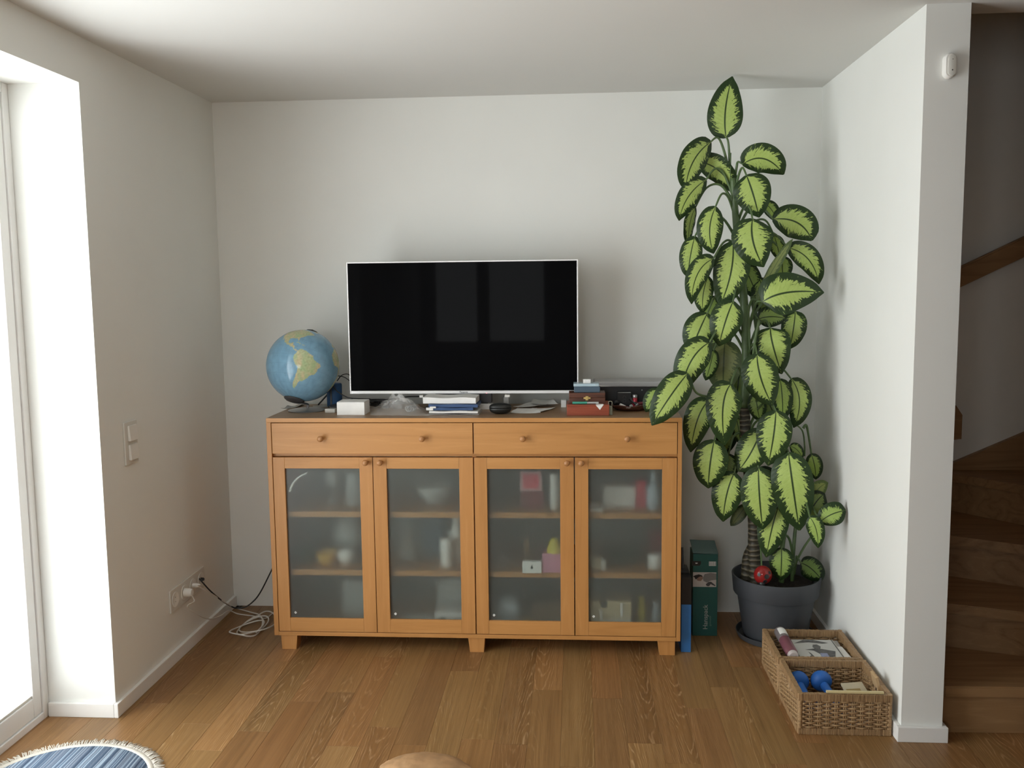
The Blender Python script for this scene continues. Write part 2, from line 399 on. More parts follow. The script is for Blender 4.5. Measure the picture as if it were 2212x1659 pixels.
L(FR, m2.outputs[0], FR.node_tree.nodes['Material Output'].inputs['Surface'])

def cm(name, c, rough=0.5, **k): return plain(name, c, rough, **k)
sb = thing('sideboard', 'wide beech sideboard with two drawers and four frosted glass doors', 'sideboard', (1.294, -0.32, 0))
part('top_panel', box(FX0, FX1, FY, BY, 1.0265, ZT-0.0008, bev=0.0012), BEECHX, sb)
part('top_layer', box(FX0+0.0015, FX1-0.0015, FY+0.0015, BY-0.001, ZT-0.0007, ZT, mat=None), wood('dark_top_wood', (0.27, 0.165, 0.085), (0.22, 0.13, 0.065), (0.31, 0.195, 0.105), axis='x', scale=1.3, rough=0.38, ring=0.35), sb, label='darker brown top surface')  # thin layer over the top panel in a darker brown wood
part('side_panel', box(FX0, FX0+0.0205, FY, BY, ZB, 1.0262, bev=0.0012), BEECHZ, sb)
part('side_panel', box(FX1-0.0175, FX1, FY, BY, ZB, 1.0262, bev=0.0012), BEECHZ, sb)
part('bottom_panel', box(FX0+0.021, FX1-0.018, FY, BY+0.005, ZB, 0.0835, bev=0.001), BEECHX, sb)
part('back_panel', box(FX0+0.021, FX1-0.018, BY+0.001, BY+0.006, ZB, 1.026), cm('grey_back', (0.30, 0.32, 0.31), 0.6), sb)
part('divider', box(1.2935, 1.3125, FY+0.022, BY, 0.084, 1.026), BEECHZ, sb)
part('rail', box(FX0+0.021, 1.293, FY+0.022, BY, 0.8745, 0.889), BEECHX, sb)
part('rail', box(1.313, FX1-0.018, FY+0.022, BY, 0.8745, 0.889), BEECHX, sb)
for z0, z1 in ((0.5985, 0.6235), (0.3335, 0.3585)):
    part('shelf', box(FX0+0.021, 1.293, -0.520, BY, z0, z1, bev=0.001), BEECHX, sb)
    part('shelf', box(1.313, FX1-0.018, -0.520, BY, z0, z1, bev=0.001), BEECHX, sb)
def leg_bm(x0, x1, y0, y1, tap0, tap1):
    bm = bmesh.new(); v = bx(bm, x0, x1, y0, y1, 0.0, ZB)
    for q in v:
        if q.co.z < 0.01:
            if q.co.x < (x0+x1)/2: q.co.x += tap0
            else: q.co.x -= tap1
    bmesh.ops.bevel(bm, geom=list(bm.edges), offset=0.001, segments=1, affect='EDGES')
    return bm
for y0, y1 in ((FY+0.006, FY+0.072), (BY-0.072, BY-0.006)):
    part('leg', leg_bm(0.4235, 0.4985, y0, y1, 0.0035, 0.0065), BEECHZ, sb)
    part('leg', leg_bm(1.2655, 1.3405, y0, y1, 0.008, 0.005), BEECHZ, sb)
    part('leg', leg_bm(2.095, 2.170, y0, y1, 0.0085, 0.0), BEECHZ, sb)
def knob(x, z, par):
    bm = bmesh.new()
    lathe(bm, [(0, 0), (0.0055, 0), (0.0055, 0.012), (0.0075, 0.0135), (0.0115, 0.017), (0.0133, 0.022), (0.0125, 0.028), (0.0085, 0.0325), (0, 0.034)], x, FY-0.0002, z, 20, 'y')
    part('knob', bm, KNOBW, par, smooth=True)
for x0, x1, ks in ((0.4195, 1.3005, (0.640, 1.083)), (1.3055, 2.1715, (1.517, 1.960))):
    d = part('drawer', box(x0, x1, FY, FY+0.02, 0.8885, 1.0235, bev=0.0012), BEECHX, sb)
    for k in ks: knob(k, 0.958, d)
doors = [(0.4195, 0.8605, 0.471, 0.803, 0.834), (0.8635, 1.3005, 0.922, 1.2395, 0.897),
         (1.3055, 1.7340, 1.360, 1.675, 1.704), (1.7385, 2.1715, 1.796, 2.110, 1.765)]
GZ0, GZ1 = 0.147, 0.8235
MARK = plain('etched_mark', (0.72, 0.74, 0.72), rough=0.6)
for x0, x1, g0, g1, kx in doors:
    bm = bmesh.new(); y0, y1 = FY, FY+0.021
    bx(bm, x0, g0, y0, y1, 0.0862, 0.8722, bev=0.001)
    bx(bm, g0-0.002, g1+0.002, y0+0.015, y1, 0.0862, GZ0-0.006); bx(bm, g0-0.002, g1+0.002, y0+0.015, y1, GZ1+0.006, 0.8722)
    bx(bm, g1, x1, y0, y1, 0.0862, 0.8722, bev=0.001)
    d = part('door', bm, BEECHZ, sb)
    for za, zb in ((0.0862, GZ0), (GZ1, 0.8722)):
        part('door_rail', box(g0+0.0003, g1-0.0003, y0+0.0002, y0+0.0148, za, zb, bev=0.001), BEECHX, d)
    part('glass_pane', box(g0-0.004, g1+0.004, FY+0.010, FY+0.0135, GZ0-0.004, GZ1+0.004), FR, d)
    knob(kx, 0.8535, d)
    bm = bmesh.new()                                  # little etched four-square mark in the lower left corner of each pane
    for a in (0, 1):
        for b in (0, 1):
            s = 0.0032; cx, cz = g0+0.022+(a-b)*0.0035, GZ0+0.022+(a+b-1)*0.0035
            prism(bm, [(cx, cz-s), (cx+s, cz), (cx, cz+s), (cx-s, cz)], FY+0.0096, FY+0.0099, 'xz')
    part('etched_mark', bm, MARK, d)

# ---- things behind the frosted glass
CERW = cm('white_ceramic', (0.80, 0.80, 0.77), 0.25); CARDW = cm('white_card', (0.82, 0.82, 0.80), 0.6)
YEL = cm('yellow_glaze', (0.74, 0.45, 0.06), 0.3); PINK = cm('pink_card', (0.66, 0.30, 0.42), 0.6)
RED = cm('red_card', (0.62, 0.06, 0.10), 0.5); DRED = cm('dark_red_card', (0.20, 0.035, 0.045), 0.5)
GREYC = cm('grey_ceramic', (0.42, 0.44, 0.43), 0.4); BLUEB = cm('blue_grey_card', (0.10, 0.15, 0.20), 0.6)
BEIGE = cm('beige_card', (0.56, 0.47, 0.30), 0.7); BROWNC = cm('brown_card', (0.22, 0.14, 0.07), 0.7)
GREEND = cm('dark_green_glaze', (0.06, 0.09, 0.06), 0.4); PALEB = cm('pale_blue_plastic', (0.45, 0.52, 0.58), 0.4)
ORNG = cm('orange_plastic', (0.50, 0.20, 0.10), 0.5); YELB = cm('lemon_plastic', (0.62, 0.52, 0.05), 0.4)
PLG, p = new_mat('drinking_glass'); p.inputs['Base Color'].default_value = (0.75, 0.80, 0.80, 1); p.inputs['Roughness'].default_value = 0.15; p.inputs['Alpha'].default_value = 0.45
S1, S2, S0 = 0.6237, 0.3587, 0.0837
def lat(name, prof, x, y, z, mat, label, cat, seg=28, group=None):
    bm = bmesh.new(); lathe(bm, prof, x, y, z, seg); return single(name, bm, mat, label, cat, (x, y, z), smooth=50, group=group)
def bowl(r, h, t=0.004): return [(0, 0), (r*0.45, 0), (r*0.5, 0.004), (r*0.8, h*0.45), (r, h), (r-t, h), (r*0.75, h*0.5), (r*0.4, 0.01), (0, 0.009)]
def bottle(r, h, nr, nh): return [(0, 0), (r*0.92, 0), (r, 0.006), (r, h*0.62), (nr, h*0.62+nh), (nr, h), (nr*1.15, h), (nr*1.15, h*1.0+0.012), (0, h+0.012)]
def jar(r, h): return [(0, 0), (r*0.94, 0), (r, 0.005), (r, h*0.93), (r*0.95, h), (0, h)]
def bx1(name, x0, x1, y0, y1, z0, h, mat, label, cat, bev=0.003, group=None):
    return single(name, box(x0, x1, y0, y1, z0, z0+h, bev=bev), mat, label, cat, ((x0+x1)/2, (y0+y1)/2, z0), group=group)
g = 'things behind the frosted sideboard doors'
# first door
lat('bowl', bowl(0.050, 0.055), 0.612, -0.435, S2, YEL, 'yellow bowl behind first frosted door on the lower shelf', 'bowl', group=g)
lat('sugar_pot', [(0, 0), (0.022, 0), (0.038, 0.02), (0.042, 0.04), (0.036, 0.06), (0.02, 0.068), (0, 0.07)], 0.700, -0.42, S2, CERW, 'white round pot beside the yellow bowl behind first frosted door', 'pot', group=g)
lat('vase', [(0, 0), (0.04, 0), (0.075, 0.06), (0.082, 0.11), (0.055, 0.17), (0.03, 0.20), (0.036, 0.22), (0.03, 0.22), (0, 0.19)], 0.68, -0.27, S2, GREYC, 'pale grey vase standing behind the white round pot in sideboard', 'vase', group=g)
lat('dark_bowl', bowl(0.055, 0.06), 0.50, -0.40, S2, GREEND, 'dark bowl at left end of lower shelf behind first frosted door', 'bowl', group=g)
lat('goblet', [(0, 0), (0.03, 0), (0.03, 0.003), (0.005, 0.01), (0.005, 0.07), (0.03, 0.1), (0.036, 0.15), (0.034, 0.15), (0.027, 0.1), (0, 0.078)], 0.63, -0.36, S1, PLG, 'clear goblet on upper shelf behind first frosted door', 'glass', group=g)
lat('tumbler', jar(0.034, 0.15), 0.73, -0.38, S1, PLG, 'clear tall tumbler right of the goblet behind first frosted door', 'glass', group=g)
bm = bmesh.new(); tube(bm, [at(665, 1021, 'y', -0.532), at(648, 1029, 'y', -0.532), at(634, 1043, 'y', -0.532), at(626, 1062, 'y', -0.532)], lambda t: 0.003+0.0035*t, 8)
o = single('ladle_handle', bm, CERW, 'curved white handle leaning against the glass of first door', 'utensil', at(626, 1062, 'y', -0.532), smooth=True); o['group'] = g
bx1('storage_box', 0.66, 0.83, -0.36, -0.14, S0, 0.17, GREYC, 'large grey box on the floor of sideboard behind first door', 'box', group=g)
# second door
lat('bottle', jar(0.030, 0.125), 1.163, -0.44, S2, CERW, 'short white cylinder bottle behind second frosted door on lower shelf', 'bottle', group=g)
lat('bottle', bottle(0.034, 0.215, 0.017, 0.03), 1.200, -0.37, S2, CERW, 'tall white bottle with narrow neck behind second frosted door', 'bottle', group=g)
lat('lidded_jar', [(0, 0), (0.03, 0), (0.045, 0.03), (0.042, 0.07), (0.024, 0.09), (0.026, 0.10), (0.03, 0.125), (0.02, 0.14), (0, 0.145)], 0.968, -0.36, S2, GREYC, 'pale grey lidded jar behind second frosted door', 'jar', group=g)
bx1('carton', 1.03, 1.13, -0.32, -0.2, S2, 0.19, BLUEB, 'dark blue carton between jar and white bottles in sideboard', 'box', group=g)
lat('glass_bowl', bowl(0.085, 0.09), 1.10, -0.37, S1, PLG, 'wide clear glass bowl on upper shelf behind second frosted door', 'bowl', group=g)
bx1('carton', 1.11, 1.255, -0.49, -0.40, S0, 0.070, CARDW, 'white carton lying at bottom of sideboard behind second door', 'box', group=g)
bm = bmesh.new(); bx(bm, 1.135, 1.155, -0.4925, -0.4905, S0+0.035, S0+0.055); bx(bm, 1.16, 1.178, -0.4925, -0.4905, S0+0.018, S0+0.034)
o = single('paper_label', bm, DGREY, 'dark printed patch on the white carton at the sideboard bottom', 'label', (1.15, -0.4915, S0+0.04)); o['group'] = g
bx1('tray', 0.945, 1.085, -0.50, -0.36, S0, 0.022, CARDW, 'flat white tray at bottom of sideboard behind second door', 'tray', group=g)
bx1('storage_box', 1.10, 1.26, -0.34, -0.15, S0, 0.18, GREYC, 'grey box standing behind the white carton in sideboard', 'box', group=g)
# third door
bm = box(1.497, 1.592, -0.468, -0.46, S1+0.085, S1+0.172, bev=0.001)
o = thing('framed_card', 'red card in pinkish frame on upper shelf behind third door', 'picture', (1.545, -0.462, S1+0.085), g)
part('frame', bm, cm('pale_pink_frame', (0.6, 0.38, 0.40), 0.5), o); part('card', box(1.510, 1.579, -0.4705, -0.4685, S1+0.096, S1+0.161), RED, o)
bx1('carton', 1.50, 1.60, -0.455, -0.37, S1, 0.0845, DRED, 'dark red carton under the red card behind third door', 'box', group=g)
lat('candle', jar(0.022, 0.155), 1.648, -0.43, S1, CERW, 'white pillar candle right of the red card in sideboard', 'candle', group=g)
ab = thing('phone_box', 'small white box with grey fruit logo behind third frosted door', 'box', (1.550, -0.53, S2), g)
part('carton', box(1.508, 1.592, -0.5395, -0.515, S2, S2+0.052, bev=0.001), CARDW, ab)
def fruit_logo(cx, cz, s, y):
    bm = bmesh.new(); pts = []
    for k in range(40):
        a = 2*pi*k/40; r = 1-0.16*exp(-((a-pi/2)/0.35)**2)-0.10*exp(-((a-3*pi/2)/0.3)**2)
        x, z = r*cos(a)*0.92, r*sin(a)
        d = sqrt((x-1.12)**2+(z-0.12)**2)
        if d < 0.5:
            x = 1.12-sqrt(max(0, 0.25-(z-0.12)**2)) if abs(z-0.12) < 0.5 else x
        pts.append((cx+x*s, cz+z*s))
    prism(bm, pts, y, y-0.0003, 'xz')
    prism(bm, [(cx+0.02*s, cz+1.0*s), (cx+0.28*s, cz+1.12*s), (cx+0.34*s, cz+1.5*s), (cx+0.08*s, cz+1.34*s)], y, y-0.0003, 'xz')
    return bm
part('logo', fruit_logo(1.550, S2+0.026, 0.0062, -0.5397), DGREY, ab)
bx1('carton', 1.595, 1.735, -0.53, -0.44, S2, 0.085, PINK, 'pink carton right of the small white box in sideboard', 'box', bev=0.002, group=g)
lat('yellow_cone', [(0, 0), (0.036, 0), (0.034, 0.02), (0.022, 0.05), (0.016, 0.060), (0, 0.064)], 1.650, -0.50, S2+0.0852, YELB, 'yellow dome shaped lid on top of the pink carton', 'lid', group=g)
bx1('wooden_figure', 1.512, 1.534, -0.46, -0.44, S2, 0.13, BROWNC, 'thin brown stick figure behind the small white box', 'figure', group=g)
bm = bmesh.new(); tube(bm, [(1.38, -0.47, S2+0.05), (1.41, -0.46, S2+0.055), (1.45, -0.47, S2+0.03), (1.49, -0.47, S2+0.008)], 0.002, 6)
tube(bm, [(1.38, -0.45, S2+0.012), (1.405, -0.45, S2+0.035), (1.43, -0.46, S2+0.014), (1.405, -0.46, S2+0.004), (1.38, -0.45, S2+0.012)], 0.002, 6)
o = single('spectacles', bm, PALEB, 'thin wire spectacles lying at left behind third frosted door', 'glasses', (1.41, -0.46, S2)); o['group'] = g
lat('jug', [(0, 0), (0.045, 0), (0.062, 0.04), (0.058, 0.09), (0.035, 0.125), (0, 0.132)], 1.435, -0.40, S0, PALEB, 'pale blue grey round jug at bottom behind third door', 'jug', group=g)
bx1('carton', 1.54, 1.70, -0.40, -0.25, S0, 0.085, BROWNC, 'low brown carton at bottom behind third frosted door', 'box', group=g)
lat('candle', jar(0.019, 0.028), 1.522, -0.43, S0+0.0, YEL, 'small yellow candle beside the pale jug in sideboard', 'candle', group=g)
# fourth door
bx1('carton', 1.865, 2.005, -0.42, -0.30, S1, 0.095, CARDW, 'white carton on upper shelf behind fourth frosted door', 'box', group=g)
bx1('carton', 2.005+0.004, 2.05, -0.43, -0.33, S1, 0.125, RED, 'narrow red carton right of the white carton in sideboard', 'box', group=g)
lat('bottle', bottle(0.033, 0.155, 0.014, 0.02), 2.085, -0.43, S1, PALEB, 'pale bottle at right end of upper shelf behind fourth door', 'bottle', group=g)
bx1('paper_pad', 1.80, 1.865-0.004, -0.50, -0.40, S1, 0.012, CARDW, 'thin white pad lying left of the white carton in sideboard', 'paper', group=g)
lat('mug', jar(0.030, 0.05), 1.828, -0.46, S2, BEIGE, 'beige mug on lower shelf behind fourth frosted door', 'mug', group=g)
lat('egg_cup', jar(0.012, 0.045), 1.863, -0.48, S2, CERW, 'slim white cup right of the beige mug in sideboard', 'cup', group=g)
lat('wide_bowl', bowl(0.085, 0.05), 1.955, -0.36, S2, GREEND, 'wide dark green bowl on lower shelf behind fourth door', 'bowl', group=g)
lat('jar', jar(0.036, 0.062), 2.095, -0.44, S2, CERW, 'white jar at right end of lower shelf behind fourth door', 'jar', group=g)
bx1('carton', 2.075, 2.165, -0.38, -0.30, S2, 0.15, DRED, 'dark red carton behind the white jar in sideboard', 'box', group=g)
tb = thing('toy_castle', 'beige castle shaped box with dark notch at bottom behind fourth door', 'box', (1.895, -0.44, S0), g)
bm = bmesh.new(); bx(bm, 1.806, 1.850, -0.50, -0.38, S0, S0+0.138, bev=0.002); bx(bm, 1.876, 1.985, -0.50, -0.38, S0, S0+0.138, bev=0.002); bx(bm, 1.849, 1.877, -0.50, -0.38, S0, S0+0.112)
part('carton', bm, BEIGE, tb)
bm = bmesh.new()
for a, b, c, d in ((1.845, 1.857, 0.02, 0.10), (1.868, 1.965, 0.045, 0.057), (1.935, 1.947, 0.07, 0.13), (1.82, 1.832, 0.03, 0.06), (1.97, 1.98, 0.03, 0.065), (1.93, 1.955, 0.015, 0.03)):
    bx(bm, a, b, -0.503, -0.5005, S0+c, S0+d)
part('pale_stripes', bm, CARDW, tb)
part('dark_notch', box(1.849, 1.877, -0.502, -0.5, S0+0.112, S0+0.137), BLACK, tb)
lat('bottle', bottle(0.022, 0.12, 0.012, 0.02), 2.035, -0.42, S0, YELB, 'small yellow bottle right of the beige castle box', 'bottle', group=g)
lat('bottle', bottle(0.022, 0.10, 0.012, 0.02), 2.100, -0.42, S0, PALEB, 'small pale bottle at right end of sideboard bottom', 'bottle', group=g)

# ------------------------------------------------------------------ television
ALU = plain('brushed_silver', (0.80, 0.80, 0.80), rough=0.3, metal=0.35, var=0.02)
SCR, p = new_mat('tv_screen'); p.inputs['Base Color'].default_value = (0.004, 0.004, 0.0045, 1); p.inputs['Roughness'].default_value = 0.035; p.inputs['IOR'].default_value = 1.068
TY = -0.30; TX0, TX1, TZ0, TZ1 = 0.708, 1.756, 1.121, 1.7215
tv = thing('television', 'flat screen television with thin silver frame and black screen on sideboard', 'television', (1.232, TY, ZT))
bm = bmesh.new(); fr = 0.0055
bx(bm, TX0, TX0+fr, TY, TY+0.03, TZ0, TZ1, bev=0.0012); bx(bm, TX1-fr, TX1, TY, TY+0.03, TZ0, TZ1, bev=0.0012)
bx(bm, TX0+fr, TX1-fr, TY, TY+0.03, TZ1-fr, TZ1, bev=0.0012); bx(bm, TX0+fr, TX1-fr, TY, TY+0.03, TZ0, TZ0+0.0135, bev=0.0012)
part('bezel', bm, ALU, tv)
part('screen', box(TX0+fr+0.0004, TX1-fr-0.0004, TY+0.003, TY+0.012, TZ0+0.0139, TZ1-fr-0.0004), SCR, tv)
bm = bmesh.new(); bx(bm, TX0+0.002, TX1-0.002, TY+0.0301, TY+0.04, TZ0+0.002, TZ1-0.002, bev=0.003); bx(bm, TX0+0.13, TX1-0.13, TY+0.04, TY+0.075, TZ0+0.03, TZ0+0.42, bev=0.012)
part('back_cover', bm, BLACK, tv)
cx = at(1002, 849, 'y', TY)
part('brand_lettering', text_bm('Panasonic', 0.0125, Matrix.Translation((cx.x, TY-0.0006, TZ0+0.0068)) @ Matrix.Rotation(pi/2, 4, 'X') @ Matrix.Diagonal((0.78, 1, 1, 1)), depth=0.0003), BLACK, tv)
LED, p = new_mat('standby_led'); p.inputs['Base Color'].default_value = (0.9, 0.1, 0.1, 1); p.inputs['Emission Color'].default_value = (1, 0.25, 0.3, 1); p.inputs['Emission Strength'].default_value = 4
cx = at(1051, 851, 'y', TY)
bm = bmesh.new(); lathe(bm, [(0, 0), (0.0016, 0), (0.0014, 0.0012), (0, 0.0016)], cx.x, TY-0.0002, TZ0+0.002, 12, 'y'); part('standby_light', bm, LED, tv, label='glowing red standby light')
# stand: bar and two feet; white tips show below the bezel
bm = bmesh.new(); bx(bm, 1.05, 1.40, TY+0.03, TY+0.09, ZT+0.0004, ZT+0.01, bev=0.003); bx(bm, 1.10, 1.36, TY+0.02, TY+0.06, TZ0-0.045, TZ0+0.03, bev=0.004)
bx(bm, 1.12, 1.16, TY+0.025, TY+0.055, ZT+0.005, TZ0-0.02, bev=0.003); bx(bm, 1.30, 1.34, TY+0.025, TY+0.055, ZT+0.005, TZ0-0.02, bev=0.003)
part('stand', bm, DGREY, tv)
for u0, u1, v0, v1 in ((906, 914, 854, 859), (1090, 1101, 853, 858)):
    a = at(u0, v0, 'y', TY-0.01); b = at(u1, v1, 'y', TY-0.01)
    part('stand_clip', box(a.x, b.x, TY-0.012, TY+0.02, b.z, a.z, bev=0.001), PLASW, tv, label='white clip under the bezel')
a = at(1088, 858, 'y', TY-0.005); b = at(1099, 880, 'y', TY-0.005)
part('stand_foot', box(a.x, b.x, TY-0.012, TY+0.02, ZT+0.0004, a.z+0.001, bev=0.001), cm('grey_metal', (0.22, 0.22, 0.21), 0.35), tv)

# ------------------------------------------------------------------ globe
LANDS = {
 'sa': [(-77,8),(-72,12),(-65,10.5),(-60,8.5),(-52,5),(-50,0),(-44,-2.5),(-38,-4),(-35,-7),(-39,-13),(-39.5,-19),(-42,-23),(-48,-26),(-50,-30),(-54,-34.5),(-57,-38),(-62,-39),(-65,-43),(-66,-47),(-69,-52),(-68,-55),(-74,-52),(-75,-46),(-73,-38),(-71,-30),(-70,-18),(-76,-14),(-81,-6),(-80,0),(-78,4)],
 'ca': [(-77,8),(-80,9),(-83,10),(-84,15),(-88,16),(-87,21),(-90,21),(-92,18.5),(-96,19),(-98,23),(-97,28),(-90,30),(-84,30),(-81,25),(-80,27),(-81,32),(-75,36),(-70,42),(-65,44),(-55,48),(-60,54),(-70,60),(-85,62),(-95,70),(-130,70),(-160,66),(-140,59),(-125,48),(-122,37),(-117,32),(-112,26),(-109,24),(-114,31),(-109,26),(-105,20),(-97,16),(-92,14),(-86,11.5),(-83,8),(-80,7)],
 'af': [(-17,15),(-17,21),(-10,30),(-6,36),(10,37),(32,31),(43,12),(51,12),(40,-5),(40,-16),(33,-27),(27,-34),(18,-34.5),(12,-18),(13,-6),(9,1),(8,4.5),(4,6),(-8,4.5),(-13,9)],
 'gl': [(-45,60),(-52,65),(-55,70),(-68,76),(-60,82),(-30,83),(-20,76),(-25,70),(-40,65)],
 'eu': [(-9,37),(-9,43),(-2,44),(-5,48),(5,53),(10,58),(25,70),(60,70),(60,40),(30,40),(15,40),(5,43),(0,38)],
 'cu': [(-85,22),(-80,23.2),(-75,20.5),(-77,20),(-82,22)], 'hi': [(-74,19.8),(-69,19.5),(-69,18.2),(-74,18.3)],
}
def inpoly(x, y, P):
    r = False; j = len(P)-1
    for i in range(len(P)):
        if (P[i][1] > y) != (P[j][1] > y) and x < (P[j][0]-P[i][0])*(y-P[i][1])/(P[j][1]-P[i][1])+P[i][0]: r = not r
        j = i
    return r
GC = at(654.5, 790, 'y', -0.335); GR = 0.1640
# axis frame: pole slightly right and towards the viewer at the top; lon0 faces the camera
pole = Vector((0.17, 0.38, 0.905)).normalized()
toc = (CAM-GC).normalized(); xx = (toc-pole*toc.dot(pole)).normalized(); yy = pole.cross(xx)
LON0 = -63.0
def sph(lon, lat, r=GR):
    a = radians(lon-LON0); b = radians(lat)
    return GC + (xx*(cos(a)*cos(b))+yy*(sin(a)*cos(b))+pole*sin(b))*r
gt = thing('globe', 'blue world globe on silver foot at left end of sideboard', 'globe', (GC.x, GC.y, ZT))
NLO, NLA = 360, 180
verts, faces, cols = [], [], []
for j in range(NLA+1):
    for i in range(NLO):
        lo, la = -180+i, -90+j
        verts.append(sph(lo, la)-WL[gt])
        n1 = noise.noise(Vector((lo*0.12, la*0.12, 3.1))); n2 = noise.noise(Vector((lo*0.35, la*0.35, 9.0)))
        lx = lo+n2*1.2; ly = la+noise.noise(Vector((lo*0.35, la*0.35, 21.0)))*1.2
        isl = la < -76+4*n1 or any(inpoly(lx, ly, P) for P in LANDS.values())
        if isl:
            g_ = min(1, max(0, 0.5+1.1*n1)); c = Vector((0.54, 0.47, 0.29)).lerp(Vector((0.38, 0.47, 0.27)), g_)
            if la < -76: c = Vector((0.5, 0.5, 0.45))
            if -22 < la < 4 and -66 < lo < -44: c = c.lerp(Vector((0.33, 0.47, 0.25)), 0.5)
            c *= 1+0.22*n2
        else:
            c = Vector((0.19, 0.36, 0.50))*(1+0.13*n1)
            if noise.noise(Vector((lo*0.5, la*0.5, 40.0))) > 0.60: c *= 0.80
            if lo % 15 == 0 or la % 15 == 0: c *= 0.93
        cols.append((c.x, c.y, c.z, 1))
for j in range(NLA):
    for i in range(NLO):
        a = j*NLO+i; b = j*NLO+(i+1) % NLO
        faces.append((a, b, b+NLO, a+NLO))
me = bpy.data.meshes.new('map_ball'); me.from_pydata(verts, [], faces); me.shade_smooth()
ca = me.color_attributes.new('map', 'FLOAT_COLOR', 'POINT')
ca.data.foreach_set('color', [q for c in cols for q in c])
GM, p = new_mat('printed_map'); an = N(GM, 'ShaderNodeAttribute', attribute_name='map'); L(GM, an.outputs['Color'], p.inputs['Base Color'])
p.inputs['Roughness'].default_value = 0.13; p.inputs['Specular IOR Level'].default_value = 0.45
me.materials.append(GM)
o = bpy.data.objects.new('map_ball', me); C.objects.link(o); o.parent = gt; WL[o] = WL[gt]
RM = pole.to_track_quat('Z', 'Y').to_matrix().to_4x4()
bm = bmesh.new(); lathe(bm, [(0.026, 0), (0.026, 0.004), (0.018, 0.007), (0.006, 0.008), (0.005, 0.012), (0, 0.012)], *(GC+pole*(GR+0.0005)), seg=20, mat=RM)
part('pole_cap', bm, DGREY, gt, smooth=40)
# socket ring round the south pole and an arm down to the foot
bm = bmesh.new()
lathe(bm, [(0.036, -0.161), (0.043, -0.1595), (0.047, -0.161), (0.044, -0.166), (0.034, -0.172), (0.0, -0.178), (0.0, -0.1665), (0.03, -0.1655), (0.036, -0.161)], *GC, seg=28, mat=RM)
part('socket', bm, DGREY, gt, smooth=40)
sp = GC-pole*0.172
SILV = plain('polished_silver', (0.42, 0.42, 0.43), rough=0.28, metal=0.8, var=0.03)
bm = bmesh.new(); fb = Vector((GC.x+0.006, GC.y+0.02, ZT+0.011))
tube(bm, [sp, (fb.x, fb.y, fb.z+0.02), fb], 0.0055, 12); part('stem', bm, SILV, gt, smooth=True)
bm = bmesh.new(); lathe(bm, [(0, 0), (0.085, 0), (0.086, 0.003), (0.07, 0.007), (0.02, 0.012), (0, 0.012)], fb.x, fb.y, ZT+0.0006, 36)
part('foot', bm, SILV, gt, smooth=40)

# ------------------------------------------------------------------ things on top of the sideboard
PAPER = cm('paper', (0.80, 0.80, 0.78), 0.8); PAPER2 = cm('grey_paper', (0.52, 0.52, 0.50), 0.8)
BLUEF = cm('blue_folder', (0.03, 0.075, 0.19), 0.35); DKWOOD = wood('dark_box_wood', (0.10, 0.035, 0.02), (0.06, 0.022, 0.012), (0.14, 0.055, 0.03), 'x', 1.5, 0.35)
MAHOG = wood('mahogany', (0.30, 0.065, 0.03), (0.23, 0.045, 0.02), (0.36, 0.09, 0.04), 'x', 1.5, 0.35)
BRASS = plain('brass', (0.65, 0.48, 0.18), rough=0.35, metal=0.8)
CLEAR, p = new_mat('clear_film'); p.inputs['Base Color'].default_value = (0.85, 0.86, 0.85, 1); p.inputs['Roughness'].default_value = 0.18; p.inputs['Alpha'].default_value = 0.22; p.inputs['Specular IOR Level'].default_value = 1.0
ERAS, p = new_mat('milky_plastic'); p.inputs['Base Color'].default_value = (0.62, 0.60, 0.55, 1); p.inputs['Roughness'].default_value = 0.3; p.inputs['Alpha'].default_value = 0.7
def sheet(name, pts, z, mat, label, group=None, bend=0.0, t=0.0006, seed=0):
    """a loose sheet: quad corners in px on the table plane height z, gently curled"""
    P = [Vector((*at(u, v, 'z', ZT).xy, z)) for u, v in pts]
    bm = bmesh.new(); n = 6; g_ = []
    for s in (0, t):
        for i in range(n+1):
            for j in range(n+1):
                a = P[0].lerp(P[1], i/n); b = P[3].lerp(P[2], i/n); q = a.lerp(b, j/n)
                q = q+Vector((0, 0, s+bend*(abs(i/n-0.5)*2)**3*(0.6+0.4*sin(seed+j))))
                g_.append(bm.verts.new(q))
    K = (n+1)*(n+1)
    for i in range(n):
        for j in range(n):
            a = i*(n+1)+j
            bm.faces.new((g_[a], g_[a+1], g_[a+n+2], g_[a+n+1])); bm.faces.new((g_[K+a], g_[K+a+n+1], g_[K+a+n+2], g_[K+a+1]))
    rim = [i*(n+1) for i in range(n+1)]+[n*(n+1)+j for j in range(1, n+1)]+[i*(n+1)+n for i in range(n-1, -1, -1)]+[j for j in range(n-1, 0, -1)]
    for a, b in zip(rim, rim[1:]+rim[:1]): bm.faces.new((g_[a], g_[b], g_[K+b], g_[K+a]))
    c = sum(P, Vector())/4; c.z = z
    return single(name, bm, mat, label, 'paper', c, smooth=30, group=group)
g = 'loose papers on the sideboard'
zt = ZT+0.0004
sheet('paper_sheet', [(606, 886), (652, 878), (662, 872), (622, 880)], zt, PAPER2, 'grey curled sheet at the left end of the sideboard top', g, 0.01, seed=2)
sheet('paper_sheet', [(676, 882), (722, 878), (716, 873), (676, 877)], zt, PAPER2, 'grey sheet between globe foot and white box', g, 0.003)
nb = box(-0.06, 0.06, -0.045, 0.045, 0, 0.009, bev=0.002, mat=Matrix.Translation((0.66, -0.245, ZT+0.002)) @ Matrix.Rotation(radians(24), 4, 'Z') @ Matrix.Rotation(radians(-14), 4, 'Y') @ Matrix.Translation((0, 0, 0.015)))
single('notebook', nb, DGREY, 'dark thin notebook propped behind the globe', 'notebook', (0.66, -0.245, ZT))
a = at(702, 892, 'z', ZT); b = at(724, 892, 'z', ZT)
